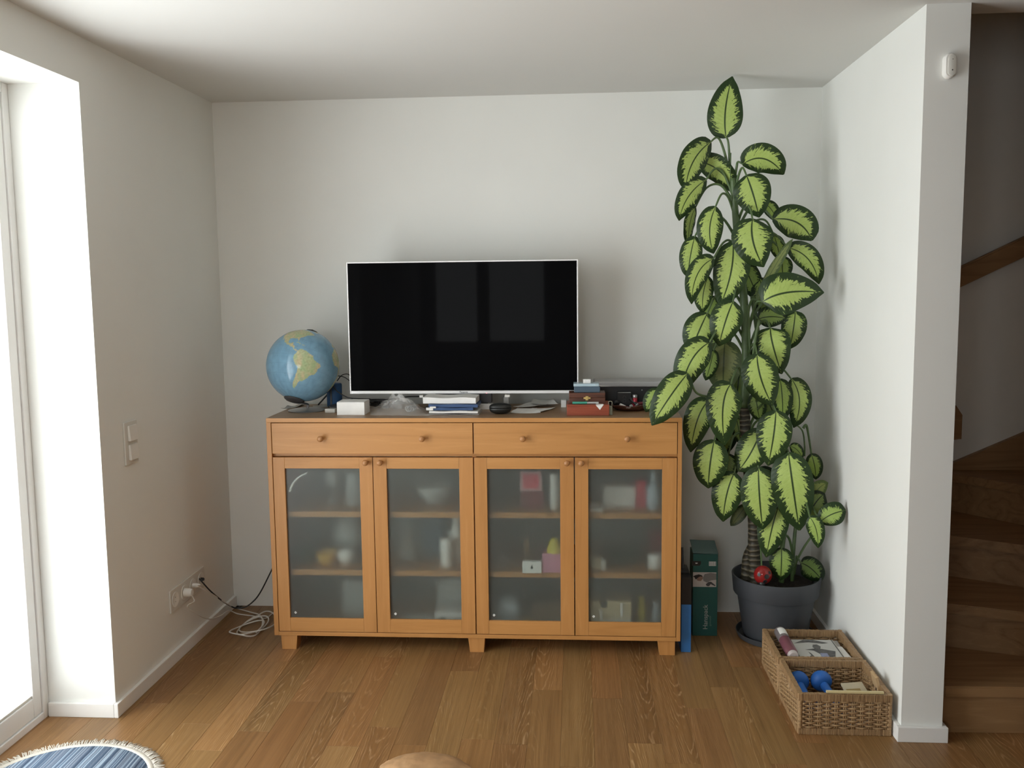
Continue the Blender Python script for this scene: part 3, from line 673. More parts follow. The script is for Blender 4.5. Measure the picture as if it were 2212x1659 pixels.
single('eraser_block', box(a.x, b.x, a.y-0.005, a.y+0.03, ZT+0.0004, ZT+0.019, bev=0.004), ERAS, 'small milky translucent block between globe and white box', 'block', (a.x, a.y, ZT), smooth=40)
a = at(728, 897, 'z', ZT); b = at(787.5, 897, 'z', ZT)
wb = thing('white_box', 'white cardboard box standing on sideboard under left television corner', 'box', ((a.x+b.x)/2, a.y+0.05, ZT))
part('carton', box(a.x, b.x, a.y, a.y+0.105, ZT+0.0004, ZT+0.056, bev=0.0015), CARDW, wb)
part('lid', box(a.x+0.001, b.x-0.001, a.y+0.001, a.y+0.104, ZT+0.0562, ZT+0.0585, bev=0.0008), PAPER, wb)
# blue cylinder speaker and cables behind
a = at(743, 868, 'z', ZT)
BSP = cm('blue_fabric', (0.03, 0.10, 0.24), 0.6, bump=0.3)
sp_ = thing('speaker', 'upright blue cylinder speaker behind left edge of television', 'speaker', (a.x, -0.17, ZT))
bm = bmesh.new(); lathe(bm, [(0, 0), (0.033, 0), (0.036, 0.004), (0.036, 0.105), (0.033, 0.11), (0, 0.111)], a.x, -0.17, ZT+0.0004, 32); part('body', bm, BSP, sp_, smooth=40)
part('control_strip', box(a.x-0.012, a.x-0.002, -0.2085, -0.2045, ZT+0.012, ZT+0.092, bev=0.002), DGREY, sp_, label='dark vertical control strip')
def cable(name, pts, r, mat, label, cat='cable', group=None, seg=7):
    bm = bmesh.new(); tube(bm, pts, r, seg); return single(name, bm, mat, label, cat, Vector(pts[0]), smooth=True, group=group)
Pz = lambda u, v, y: at(u, v, 'y', y)
cable('black_cable', [Pz(728, 823, -0.125), Pz(738, 811, -0.125), Pz(750, 808, -0.12), Pz(762, 815, -0.12)], 0.0022, BLACK, 'black cable looping over the blue speaker, upper strand')
cable('black_cable', [Pz(727, 812, -0.13), Pz(738, 813, -0.132), Pz(748, 817, -0.13), Pz(764, 830, -0.13)], 0.0022, BLACK, 'black cable looping over the blue speaker, lower strand')
cable('black_cable', [Pz(719, 833, -0.225), Pz(728, 845, -0.225), Pz(744, 855, -0.225), Pz(758, 860, -0.225), Pz(800, 862, -0.225)], 0.0024, BLACK, 'black cable crossing in front of the blue speaker')
cable('black_cable', [(at(705, 868, 'z', ZT).x, -0.14, ZT+0.004), Pz(709, 850, -0.14), Pz(712, 842, -0.14), Pz(714, 830, -0.13)], 0.004, BLACK, 'thick black cable rising behind globe at its lower right')
cable('black_cable', [Pz(790, 869, -0.22), Pz(830, 864, -0.22), Pz(880, 857, -0.20), Pz(930, 857, -0.19)], 0.003, BLACK, 'black cable running under the television along the wall')
bm = bmesh.new(); rr = random.Random(3)
pts = []
for k in range(16): pts.append(at(812+rr.uniform(-30, 38), 874, 'z', ZT)*1.0)
pts = [Vector((q.x, -0.20+rr.uniform(-0.05, 0.05), ZT+0.006+rr.uniform(0, 0.03))) for q in pts]
tube(bm, pts, 0.0032, 7, 5)
single('cable_tangle', bm, BLACK, 'tangle of black cable under left part of television', 'cable', (pts[0].x, -0.2, ZT), smooth=True)
bm = box(0.835, 0.875, -0.24, -0.20, ZT+0.0004, ZT+0.028, bev=0.003); 
single('power_plug', bm, BLACK, 'black power brick behind the clear plastic bag', 'adapter', (0.855, -0.22, ZT))
# crumpled clear bag
bm = bmesh.new(); n = 26; vv = []
for i in range(n+1):
    for j in range(n+1):
        s, t = i/n, j/n
        q = at(800+128*s, 897-15*t+2*s, 'z', ZT)
        e = min(s, 1-s, t, 1-t)*2
        hgt = (0.060*exp(-((s-0.50)/0.22)**2)+0.022)*(min(1, e*2.2))
        hgt *= 0.62+0.75*abs(noise.noise(Vector((s*9+t*5, t*3-s*2, 1.7))))+0.2*abs(noise.noise(Vector((s*23, t*19, 4))))
        vv.append(bm.verts.new((q.x+0.014*noise.noise(Vector((s*6, t*6, 8))), q.y+0.02*noise.noise(Vector((s*7, t*5, 18))), ZT+0.0006+hgt)))
for i in range(n):
    for j in range(n):
        a = i*(n+1)+j; bm.faces.new((vv[a], vv[a+1], vv[a+n+2], vv[a+n+1]))
q = at(860, 890, 'z', ZT); single('plastic_bag', bm, CLEAR, 'crumpled clear plastic bag between white box and paper stack', 'bag', (q.x, q.y, ZT), smooth=False)
bm = bmesh.new(); pts = []
for k in range(44):
    a_ = k*0.9; pts.append(at(882+7*sin(a_*1.0)+k*0.22, 889, 'z', ZT)+Vector((0, 0.02*cos(a_*0.37), 0.014+0.011*cos(a_))))
tube(bm, pts, 0.0022, 6, 4)
single('cable_bundle', bm, cm('grey_cable', (0.33, 0.33, 0.32), 0.4), 'grey coiled cable bundle inside the clear plastic bag', 'cable', pts[0], smooth=True)
# paper stack with blue folders in sleeves
def slab(name, u0, u1, v, d, z0, h, mat, label, cat, rot=0.0, group=None, wob=0.0):
    a = at(u0, v, 'z', ZT); b = at(u1, v, 'z', ZT); w = b.x-a.x
    bm = bmesh.new(); nx = 10; lo, hi = [], []
    for i in range(nx+1):
        dz = wob*(0.5+0.5*sin(i*0.9+z0*300))
        for y in (0.0, d):
            lo.append(bm.verts.new((w*i/nx-w/2, y, 0.0+dz*0.2))); hi.append(bm.verts.new((w*i/nx-w/2, y, h+dz)))
    for i in range(nx):
        k = 2*i
        bm.faces.new((lo[k], lo[k+1], lo[k+3], lo[k+2])); bm.faces.new((hi[k], hi[k+2], hi[k+3], hi[k+1]))
        bm.faces.new((lo[k], lo[k+2], hi[k+2], hi[k])); bm.faces.new((lo[k+1], hi[k+1], hi[k+3], lo[k+3]))
    bm.faces.new((lo[0], hi[0], hi[1], lo[1])); bm.faces.new((lo[-2], lo[-1], hi[-1], hi[-2]))
    bmesh.ops.transform(bm, matrix=Matrix.Translation(((a.x+b.x)/2, a.y, z0)) @ Matrix.Rotation(rot, 4, 'Z'), verts=bm.verts)
    return single(name, bm, mat, label, cat, ((a.x+b.x)/2, a.y, z0), group=group)
g = 'paper stack in the middle of the sideboard'
slab('document_sleeve', 922, 1035, 897.5, 0.15, zt, 0.0035, CLEAR, 'clear document sleeve at the bottom of the paper stack', 'sleeve', 0.0, g, 0.004)
slab('paper_bundle', 927, 1032, 897, 0.145, zt+0.0080, 0.0075, PAPER, 'white papers in the sleeve under the blue folders', 'paper', 0.0, g, 0.003)
slab('folder', 922, 1022, 896, 0.145, zt+0.0190, 0.0095, BLUEF, 'lower blue folder in the paper stack', 'folder', 0.01, g, 0.002)
slab('folder', 926, 1032, 895.5, 0.14, zt+0.0310, 0.0125, BLUEF, 'upper blue folder in the paper stack', 'folder', -0.01, g, 0.002)
for u0, u1, v0, v1, d in ((922, 937, 879.5, 885, -0.0035), (930, 943, 877, 880.5, -0.0045)):
    a = at(u0, v0, 'y', -0.443); b = at(u1, v1, 'y', -0.443)
    single('index_tab', box(a.x, b.x, at(925, 896, 'z', ZT).y-0.003+d, at(925, 896, 'z', ZT).y+0.001+d, b.z, a.z), PAPER, 'small white index tab on a blue folder, %s' % ('left' if u0 < 925 else 'right'), 'label', ((a.x+b.x)/2, -0.445, b.z), group=g)
slab('paper_pile', 914, 1028, 894.5, 0.13, zt+0.0460, 0.024, PAPER, 'thick pile of white papers on top of the paper stack', 'paper', -0.02, g, 0.004)
# glasses case
a = at(1080, 896, 'z', ZT)
CASE = cm('black_leather', (0.012, 0.013, 0.012), 0.45, bump=0.2)
gc_ = thing('glasses_case', 'black hard spectacle case lying in front of the television', 'case', (a.x, a.y+0.025, ZT))
def ell(cx, cy, cz, rx, ry, z0, z1, e=2.6):
    bm = bmesh.new(); bmesh.ops.create_uvsphere(bm, u_segments=28, v_segments=14, radius=1)
    for q in bm.verts:
        x, y, z = q.co; f = (abs(x)**e+abs(y)**e+abs(z)**e)**(-1/e) if q.co.length > 0 else 1
        q.co = Vector((cx+x*f*rx, cy+y*f*ry, cz+z*f*(z1 if z > 0 else z0)))
    return bm
part('lower_shell', ell(a.x, a.y+0.03, ZT+0.026, 0.049, 0.032, 0.0255, 0.002), CASE, gc_, smooth=True)
part('lid', ell(a.x, a.y+0.03, ZT+0.029, 0.0495, 0.032, 0.0015, 0.019), CASE, gc_, smooth=True)
a = at(1035, 885, 'z', ZT); b = at(1066, 885, 'z', ZT)
single('folded_carton', box(a.x, b.x, a.y, a.y+0.035, ZT+0.0004, ZT+0.026, bev=0.002), PAPER, 'flat white carton behind the black spectacle case', 'box', ((a.x+b.x)/2, a.y, ZT))
g = 'loose papers on the sideboard'
sheet('paper_sheet', [(1103, 893), (1168, 893), (1160, 883), (1118, 882)], zt, PAPER, 'front white sheet right of the spectacle case', g, 0.006)
sheet('paper_sheet', [(1128, 893), (1172, 891), (1200, 882), (1150, 884)], zt+0.0016, PAPER, 'white sheet overlapping the front sheet right of case', g, 0.004, seed=1)
sheet('paper_sheet', [(1108, 884), (1165, 881), (1205, 875), (1150, 875)], zt+0.008, PAPER, 'grey creased sheet in the middle of the paper heap', g, 0.008, seed=3)
sheet('paper_sheet', [(1146, 879), (1206, 881), (1190, 873), (1155, 870)], zt+0.015, PAPER, 'tilted white sheet at the back of the paper heap', g, 0.012, seed=4)
a = at(1212, 880, 'z', ZT); b = at(1223, 880, 'z', ZT)
single('small_card_box', box(a.x, b.x, a.y, a.y+0.03, ZT+0.0004, ZT+0.034, bev=0.001), CARDW, 'narrow upright white box left of the red wooden box', 'box', ((a.x+b.x)/2, a.y, ZT))
# stack of boxes
a = at(1224.5, 898, 'z', ZT); b = at(1316, 898, 'z', ZT); y0 = a.y
rb = thing('wooden_box', 'reddish brown wooden box at bottom of the small box stack', 'box', ((a.x+b.x)/2, y0+0.07, ZT))
part('body', box(a.x, b.x, y0, y0+0.14, ZT+0.0004, ZT+0.042, bev=0.0015), MAHOG, rb)
part('lid', box(a.x-0.0005, b.x+0.0005, y0-0.0005, y0+0.1405, ZT+0.0424, ZT+0.0475, bev=0.001), MAHOG, rb)
zr = ZT+0.048
a = Pz(1229, 868, y0+0.045); b = Pz(1307.5, 868, y0+0.045)
db = thing('latched_box', 'dark wooden box with brass latch on top of red box', 'box', ((a.x+b.x)/2, y0+0.09, zr))
part('body', box(a.x, b.x, y0+0.045, y0+0.138, zr, zr+0.024, bev=0.0015), DKWOOD, db)
part('lid', box(a.x, b.x, y0+0.045, y0+0.138, zr+0.0246, zr+0.0455, bev=0.002), DKWOOD, db)
lx = (a.x+b.x)/2; bm = bmesh.new(); bx(bm, lx-0.015, lx+0.015, y0+0.0425, y0+0.0445, zr+0.019, zr+0.027, bev=0.0008); bx(bm, lx-0.006, lx+0.006, y0+0.0405, y0+0.0425, zr+0.013, zr+0.032, bev=0.0008)
part('latch', bm, BRASS, db)
bm = bmesh.new(); pa = Pz(1236.5, 868, y0+0.02); pb = Pz(1293, 870, y0+0.02); zz = zr+0.0055; pa.z = pb.z = zz; pm = pa.lerp(pb, 0.56)
pn = thing('pen', 'green and grey marker pen lying on the red wooden box', 'pen', (pm.x, pm.y, zr))
tube(bm, [pa, pm], 0.0052, 12, 0); part('cap', bm, cm('green_plastic', (0.06, 0.36, 0.26), 0.35), pn, smooth=40)
bm = bmesh.new(); tube(bm, [pm, pb], 0.0045, 12, 0); part('barrel', bm, GREYC, pn, smooth=40)
bm = bmesh.new(); q1, q2, q3 = Pz(1287, 875.5, y0-0.0015), Pz(1304, 874, y0-0.0015), Pz(1296, 885.5, y0-0.0015)
prism(bm, [(q1.x, q1.z), (q3.x, q3.z), (q2.x, q2.z)], y0-0.0018, y0-0.0010, 'xz'); bx(bm, q1.x, q2.x-0.001, y0-0.001, y0+0.02, zr+0.0001, zr+0.0009)
single('paper_slip', bm, PAPER, 'white paper corner hanging over the red wooden box', 'paper', q1)
z2 = zr+0.046
a = Pz(1240, 846, y0+0.06); b = Pz(1296, 846, y0+0.06)
bb_ = thing('blue_case', 'small dark blue case under clear lid on latched box', 'box', ((a.x+b.x)/2, y0+0.09, z2))
part('tray', box(a.x, b.x, y0+0.06, y0+0.128, z2, z2+0.026, bev=0.002), cm('dark_blue_plastic', (0.06, 0.10, 0.14), 0.4), bb_)
part('clear_lid', box(a.x-0.002, b.x-0.004, y0+0.058, y0+0.13, z2+0.0265, z2+0.039, bev=0.002), cm('pale_blue_clear', (0.42, 0.55, 0.62), 0.15), bb_)
z3 = z2+0.0395
a = Pz(1262, 826, y0+0.06); b = Pz(1315, 833, y0+0.06)
bm = bmesh.new(); tube(bm, [(b.x-0.06, y0+0.05, z2+0.034), (b.x-0.02, y0+0.05, z2+0.029), (b.x, y0+0.052, z2+0.028)], 0.004, 8, 4, flat=0.4)
single('plastic_strap', bm, CLEAR, 'clear plastic strip sticking out right of the blue case', 'strip', (b.x-0.03, y0+0.05, z2+0.03))
a = Pz(1259.5, 824, y0+0.07); b = Pz(1276, 816, y0+0.07)
single('folded_note', box(a.x, b.x, y0+0.075, y0+0.079, z3, z3+0.017, mat=None), PAPER, 'small upright folded note on top of the box stack', 'paper', ((a.x+b.x)/2, y0+0.077, z3))
a = Pz(1313, 892, y0+0.01); b = Pz(1322, 892, y0+0.01)
bm = bmesh.new(); bx(bm, a.x+0.002, b.x+0.002, y0+0.01, y0+0.03, ZT+0.0004, ZT+0.04, bev=0.003); tube(bm, [(a.x+0.006, y0+0.02, ZT+0.04), (a.x+0.004, y0+0.02, ZT+0.058), (b.x, y0+0.02, ZT+0.058), (b.x, y0+0.02, ZT+0.04)], 0.0018, 6)
single('padlock', bm, cm('olive_grey', (0.22, 0.22, 0.16), 0.4), 'olive grey lock with hoop right of the red wooden box', 'lock', ((a.x+b.x)/2, y0+0.02, ZT))
# printer at the back right
a = Pz(1284, 862, -0.25); b = Pz(1446, 862, -0.25)
pr_ = thing('printer', 'black printer with silver lid at right end of sideboard', 'printer', ((a.x+b.x)/2, -0.17, ZT))
part('body', box(a.x+0.006, b.x, -0.25, -0.09, ZT+0.0004, ZT+0.098, bev=0.004), BLACK, pr_)
part('lid', box(a.x-0.001, b.x+0.012, -0.258, -0.088, ZT+0.0985, ZT+0.122, bev=0.006), cm('silver_plastic', (0.36, 0.36, 0.36), 0.4), pr_)
q = Pz(1387, 843, -0.26); bm = bmesh.new(); lathe(bm, [(0, 0), (0.0025, 0), (0.002, 0.0015), (0, 0.002)], q.x, -0.2502, q.z, 12, 'y'); part('indicator', bm, GREYC, pr_)
a = Pz(1333, 864, -0.315); b = Pz(1364, 864, -0.315)
kb = thing('black_carton', 'upright black carton with grey lettering in front of printer', 'box', ((a.x+b.x)/2, -0.30, ZT))
part('carton', box(a.x, b.x, -0.315, -0.275, ZT+0.0004, ZT+0.078, bev=0.001), BLACK, kb)
part('top_edge', box(a.x+0.004, b.x-0.004, -0.3165, -0.313, ZT+0.0782, ZT+0.0805), GREYC, kb, label='pale line along the top edge')
part('lettering', text_bm('CO', 0.022, Matrix.Translation(((a.x+b.x)/2, -0.3156, ZT+0.05)) @ Matrix.Rotation(pi/2, 4, 'X') @ Matrix.Rotation(-pi/2, 4, 'Z'), depth=0.0002), DGREY, kb)
q = Pz(1371.5, 866, -0.335)
fl = thing('red_torch', 'slim red metal torch standing in front of the printer', 'torch', (q.x, -0.335, ZT))
bm = bmesh.new(); lathe(bm, [(0, 0), (0.0095, 0), (0.0105, 0.004), (0.0105, 0.055), (0.009, 0.058), (0, 0.058)], q.x, -0.335, ZT+0.0004, 20); part('body', bm, cm('red_metal', (0.42, 0.03, 0.05), 0.25, metal=0.3), fl, smooth=40)
bm = bmesh.new(); lathe(bm, [(0.0108, 0.0583), (0.0114, 0.060), (0.0114, 0.069), (0.0095, 0.0715), (0, 0.0715)], q.x, -0.335, ZT+0.0004, 20); part('head', bm, SILV, fl, smooth=40)
# shallow wooden dish with odds and ends
a = at(1364, 890, 'z', ZT); DX, DY = a.x, a.y+0.055
ds = bmesh.new(); seg = 40; rings = []
for r_, z_ in ((0.0, 0.004), (0.6, 0.002), (0.8, 0.010), (1.0, 0.022), (0.97, 0.026), (0.75, 0.014), (0.5, 0.008), (0.0, 0.007)):
    ring = []
    for k in range(seg):
        t = 2*pi*k/seg; pk = 1+0.18*max(0, cos(t))**6+0.12*max(0, cos(t-pi))**6
        ring.append(ds.verts.new((DX+0.082*r_*pk*cos(t), DY+0.055*r_*sin(t), ZT+0.0006+z_+(0.012*max(0, cos(t))**4 if r_ > 0.9 else 0)+0.002*sin(5*t)*(r_ > 0.9))))
    rings.append(ring)
for ra, rb2 in zip(rings, rings[1:]):
    for k in range(seg): ds.faces.new((ra[k], ra[(k+1) % seg], rb2[(k+1) % seg], rb2[k]))
single('wooden_dish', ds, DKWOOD, 'shallow leaf shaped dark wooden dish full of odds and ends', 'dish', (DX, DY, ZT), smooth=True)
g = 'odds and ends in the wooden dish'
def stick(name, x, y, z, l, r, az, el, mat, label, cat):
    d = Vector((cos(radians(az))*cos(radians(el)), sin(radians(az))*cos(radians(el)), sin(radians(el))))*l/2
    c = Vector((x, y, z)); bm = bmesh.new(); tube(bm, [c-d, c-d*0.9, c+d*0.9, c+d], lambda t: r if 0.05 < t < 0.95 else r*0.75, 12, 0)
    return single(name, bm, mat, label, cat, c, smooth=50, group=g)
zb_ = ZT+0.022
def battery(x, y, z, az, el, label):
    d = Vector((cos(radians(az))*cos(radians(el)), sin(radians(az))*cos(radians(el)), sin(radians(el))))
    c = Vector((x, y, z)); t = thing('battery', label, 'battery', c, g)
    bm = bmesh.new(); tube(bm, [c-d*0.023, c+d*0.021], 0.0078, 14, 0); part('cell', bm, BLACK, t, smooth=50)
    bm = bmesh.new(); tube(bm, [c+d*0.0212, c+d*0.0245], 0.0080, 14, 0); part('end_cap', bm, GREYC, t, smooth=50)
battery(DX-0.012, DY-0.030, zb_, -60, 8, 'black round battery pointing to the front of the dish')
battery(DX+0.012, DY-0.012, zb_+0.018, -40, -35, 'black battery leaning steeply at centre of the dish')
stick('white_capsule', DX-0.038, DY-0.035, zb_+0.004, 0.03, 0.006, -35, -20, CERW, 'white capsule shaped stick at left of the dish', 'stick')
stick('lens_cap', DX-0.058, DY+0.005, zb_+0.002, 0.02, 0.02, 90, 30, BLACK, 'round black cap at left rim of the dish', 'cap')
stick('coin', DX+0.045, DY-0.03, zb_, 0.003, 0.011, 60, 60, SILV, 'silver coin at right of the dish', 'coin')
stick('lighter', DX+0.035, DY+0.012, zb_+0.006, 0.06, 0.008, 10, 5, DRED, 'dark red lighter at back right of the dish', 'lighter')
bm = bmesh.new(); c = Vector((DX-0.014, DY-0.055, zb_-0.004))
tube(bm, [c+Vector((0.009*cos(t*pi/5), 0.009*sin(t*pi/5), 0.002*(t % 2))) for t in range(11)], 0.0015, 6)
o = single('key_ring', bm, SILV, 'small silver key ring at front rim of the dish', 'ring', c, smooth=True, group=g)

# ------------------------------------------------------------------ potted plant
PX, PY = 2.648, -0.31
random.seed(21)
LEAF, p = new_mat('variegated_leaf')
m = LEAF
uv = N(m, 'ShaderNodeUVMap'); sx = N(m, 'ShaderNodeSeparateXYZ'); L(m, uv.outputs[0], sx.inputs[0])
oi = N(m, 'ShaderNodeObjectInfo')
def mth(op, a, b=None, c=None):
    n = N(m, 'ShaderNodeMath', operation=op)
    for i, q in enumerate((a, b, c)):
        if q is None: continue
        if isinstance(q, (int, float)): n.inputs[i].default_value = q
        else: L(m, q, n.inputs[i])
    return n.outputs[0]
S, V = sx.outputs[0], sx.outputs[1]
av = mth('ABSOLUTE', mth('MULTIPLY_ADD', V, 2.0, -1.0))
side = mth('GREATER_THAN', V, 0.5)
q = mth('MULTIPLY_ADD', av, -0.17, S)                      # side veins sweep towards the tip
rnd = mth('MULTIPLY', oi.outputs['Random'], 53.0)
cb = N(m, 'ShaderNodeCombineXYZ'); L(m, mth('MULTIPLY', q, 27.0), cb.inputs[0]); L(m, mth('MULTIPLY_ADD', av, 2.2, mth('MULTIPLY', side, 17.0)), cb.inputs[1]); L(m, rnd, cb.inputs[2])
nz = N(m, 'ShaderNodeTexNoise'); nz.inputs['Scale'].default_value = 1.0; nz.inputs['Detail'].default_value = 3.0; nz.inputs['Roughness'].default_value = 0.6
L(m, cb.outputs[0], nz.inputs['Vector'])
cb2 = N(m, 'ShaderNodeCombineXYZ'); L(m, mth('MULTIPLY', q, 60.0), cb2.inputs[0]); L(m, mth('MULTIPLY_ADD', av, 5.0, mth('MULTIPLY', side, 31.0)), cb2.inputs[1]); L(m, rnd, cb2.inputs[2])
nf = N(m, 'ShaderNodeTexNoise'); nf.inputs['Scale'].default_value = 1.0; nf.inputs['Detail'].default_value = 2.0; L(m, cb2.outputs[0], nf.inputs['Vector'])
nj = mth('ADD', mth('MULTIPLY_ADD', nz.outputs['Fac'], 1.5, -0.75), mth('MULTIPLY_ADD', nf.outputs['Fac'], 0.75, -0.375))
# width of the pale centre along the blade
fc = N(m, 'ShaderNodeFloatCurve'); L(m, S, fc.inputs['Value'])
cv = fc.mapping.curves[0]
for i, (a, b) in enumerate(((0.0, 0.0), (0.06, 0.10), (0.15, 0.50), (0.36, 0.64), (0.66, 0.56), (0.84, 0.30), (0.92, 0.0), (1.0, 0.0))):
    if i == 0: cv.points[0].location = (a, b)
    elif i == 7: cv.points[-1].location = (a, b)
    else: cv.points.new(a, b)
fc.mapping.update()
edge = mth('ADD', fc.outputs[0], mth('MULTIPLY', nj, mth('MULTIPLY_ADD', av, 0.55, 0.45)))
pale = N(m, 'ShaderNodeMapRange'); pale.interpolation_type = 'SMOOTHSTEP'
L(m, mth('SUBTRACT', edge, av), pale.inputs[0]); pale.inputs[1].default_value = -0.035; pale.inputs[2].default_value = 0.035
mid = N(m, 'ShaderNodeMapRange'); L(m, av, mid.inputs[0]); mid.inputs[1].default_value = 0.028; mid.inputs[2].default_value = 0.062
cb3 = N(m, 'ShaderNodeCombineXYZ'); L(m, mth('MULTIPLY', q, 34.0), cb3.inputs[0]); L(m, mth('MULTIPLY_ADD', V, 11.0, 3.0), cb3.inputs[1]); L(m, rnd, cb3.inputs[2])
n5 = N(m, 'ShaderNodeTexNoise'); n5.inputs['Scale'].default_value = 1.0; n5.inputs['Detail'].default_value = 2.0; L(m, cb3.outputs[0], n5.inputs['Vector'])
spk = N(m, 'ShaderNodeMapRange'); L(m, mth('MULTIPLY_ADD', av, 0.22, n5.outputs['Fac']), spk.inputs[0]); spk.inputs[1].default_value = 0.74; spk.inputs[2].default_value = 0.80; spk.inputs[3].default_value = 1.0; spk.inputs[4].default_value = 0.15
pf = mth('MULTIPLY', mth('MULTIPLY', pale.outputs[0], mid.outputs[0]), spk.outputs[0])
oc = N(m, 'ShaderNodeObjectInfo')
mixc = N(m, 'ShaderNodeMix', data_type='RGBA'); L(m, pf, mixc.inputs['Factor'])
mixc.inputs['A'].default_value = (0.021, 0.044, 0.013, 1)
light = N(m, 'ShaderNodeMix', data_type='RGBA'); light.inputs['A'].default_value = (0.30, 0.425, 0.095, 1); light.inputs['B'].default_value = (0.46, 0.57, 0.18, 1)
L(m, nf.outputs['Fac'], light.inputs['Factor']); L(m, light.outputs['Result'], mixc.inputs['B'])
geo = N(m, 'ShaderNodeNewGeometry')
und = N(m, 'ShaderNodeMix', data_type='RGBA'); L(m, pf, und.inputs['Factor']); und.inputs['A'].default_value = (0.075, 0.11, 0.05, 1); und.inputs['B'].default_value = (0.20, 0.24, 0.10, 1)
fin = N(m, 'ShaderNodeMix', data_type='RGBA'); L(m, geo.outputs['Backfacing'], fin.inputs['Factor']); L(m, mixc.outputs['Result'], fin.inputs['A']); L(m, und.outputs['Result'], fin.inputs['B'])
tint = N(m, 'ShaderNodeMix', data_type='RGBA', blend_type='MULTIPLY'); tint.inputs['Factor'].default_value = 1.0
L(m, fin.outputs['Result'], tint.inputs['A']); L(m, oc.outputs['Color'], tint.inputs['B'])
L(m, tint.outputs['Result'], p.inputs['Base Color'])
p.inputs['Roughness'].default_value = 0.38; p.inputs['Specular IOR Level'].default_value = 0.28
bp = N(m, 'ShaderNodeBump'); bp.inputs['Strength'].default_value = 0.10; bp.inputs['Distance'].default_value = 0.002
wv = mth('SINE', mth('MULTIPLY', q, 95.0)); L(m, wv, bp.inputs['Height']); L(m, bp.outputs[0], p.inputs['Normal'])
STEMG = plain('green_stalk', (0.085, 0.14, 0.05), rough=0.4, var=0.15, scale=30)
STEMB, p = new_mat('ringed_trunk'); m = STEMB
tc = N(m, 'ShaderNodeTexCoord'); wv_ = N(m, 'ShaderNodeTexWave', bands_direction='Z'); wv_.inputs['Scale'].default_value = 13; wv_.inputs['Distortion'].default_value = 3.5; wv_.inputs['Detail'].default_value = 3
L(m, tc.outputs['Object'], wv_.inputs['Vector'])
r = ramp(m, wv_.outputs['Fac'], [(0.0, (0.030, 0.026, 0.016)), (0.75, (0.045, 0.040, 0.024)), (0.93, (0.15, 0.13, 0.085))]); L(m, r.outputs['Color'], p.inputs['Base Color']); p.inputs['Roughness'].default_value = 0.55
b_ = N(m, 'ShaderNodeBump'); b_.inputs['Strength'].default_value = 0.6; b_.inputs['Distance'].default_value = 0.004; L(m, wv_.outputs['Fac'], b_.inputs['Height']); L(m, b_.outputs[0], p.inputs['Normal'])
SOIL = plain('potting_soil', (0.018, 0.013, 0.009), rough=0.95, var=0.5, scale=90, bump=1.0, bscale=140)
POT = plain('anthracite_plastic', (0.055, 0.060, 0.068), rough=0.55, var=0.04)

plant = thing('potted_plant', 'tall dumb cane with pale variegated leaves in round anthracite pot', 'plant', (PX, PY, 0))
bm = bmesh.new(); lathe(bm, [(0.0, 0.006), (0.138, 0.006), (0.141, 0.010), (0.172, 0.205), (0.175, 0.207), (0.186, 0.209), (0.1885, 0.213), (0.196, 0.288), (0.1965, 0.293), (0.194, 0.295), (0.189, 0.294), (0.187, 0.286), (0.172, 0.215), (0.165, 0.20), (0.13, 0.02), (0, 0.02)], PX, PY, 0, 56)
part('pot', bm, POT, plant, smooth=35)
bm = bmesh.new(); lathe(bm, [(0.0, 0.0), (0.160, 0.0), (0.166, 0.003), (0.175, 0.028), (0.172, 0.029), (0.162, 0.006), (0.0, 0.0055)], PX, PY, 0.0002, 48); part('saucer', bm, POT, plant, smooth=35)
bm = bmesh.new(); rr = random.Random(5); rings = [[bm.verts.new((PX, PY, 0.255))]]
for r_ in (0.03, 0.06, 0.09, 0.12, 0.15, 0.172):
    rings.append([bm.verts.new((PX+r_*cos(2*pi*k/36), PY+r_*sin(2*pi*k/36), 0.248+rr.uniform(-0.008, 0.008))) for k in range(36)])
for k in range(36): bm.faces.new((rings[0][0], rings[1][k], rings[1][(k+1) % 36]))
for a, b in zip(rings[1:], rings[2:]):
    for k in range(36): bm.faces.new((a[k], b[k], b[(k+1) % 36], a[(k+1) % 36]))
part('soil', bm, SOIL, plant, smooth=True)

def stem(pts, r0, r1, mat, ringed=True, name='stem'):
    P = [at(u, v, 'y', y) for u, v, y in pts]
    bm = bmesh.new(); n = 8; tot = (len(P)-1)*n
    if ringed: rf = lambda t: (r0+(r1-r0)*t)*(1+0.05*abs(sin(t*70)))
    else: rf = lambda t: r0+(r1-r0)*t
    tube(bm, P, rf, 12, 14 if ringed else 6)
    part(name, bm, mat, plant, smooth=True)
    return smooth_path(P, 10)
TR = stem([(1634, 1258, -0.36), (1629, 1200, -0.355), (1629, 1130, -0.35), (1622, 1060, -0.34), (1612, 960, -0.33), (1608, 880, -0.33)], 0.029, 0.023, STEMB)
TR2 = stem([(1613, 1250, -0.33), (1615, 1205, -0.335), (1628, 1175, -0.34)], 0.026, 0.019, STEMB)
TU = stem([(1608, 880, -0.33), (1612, 790, -0.33), (1610, 700, -0.33), (1603, 600, -0.33), (1592, 500, -0.33), (1587, 440, -0.33), (1583, 385, -0.33)], 0.022, 0.013, STEMG, ringed=False)
TS = stem([(1688, 1262, -0.30), (1690, 1180, -0.30), (1700, 1110, -0.29), (1690, 1040, -0.28)], 0.012, 0.009, STEMG, ringed=False)
TK = stem([(1640, 900, -0.27), (1655, 830, -0.27), (1640, 740, -0.28), (1625, 640, -0.29)], 0.014, 0.010, STEMG, ringed=False)
TV_ = stem([(1711, 1262, -0.28), (1714, 1190, -0.28), (1722, 1120, -0.27), (1740, 1090, -0.26)], 0.009, 0.007, STEMG, ringed=False)
ALLST = TU+TR+TS+TK+TV_

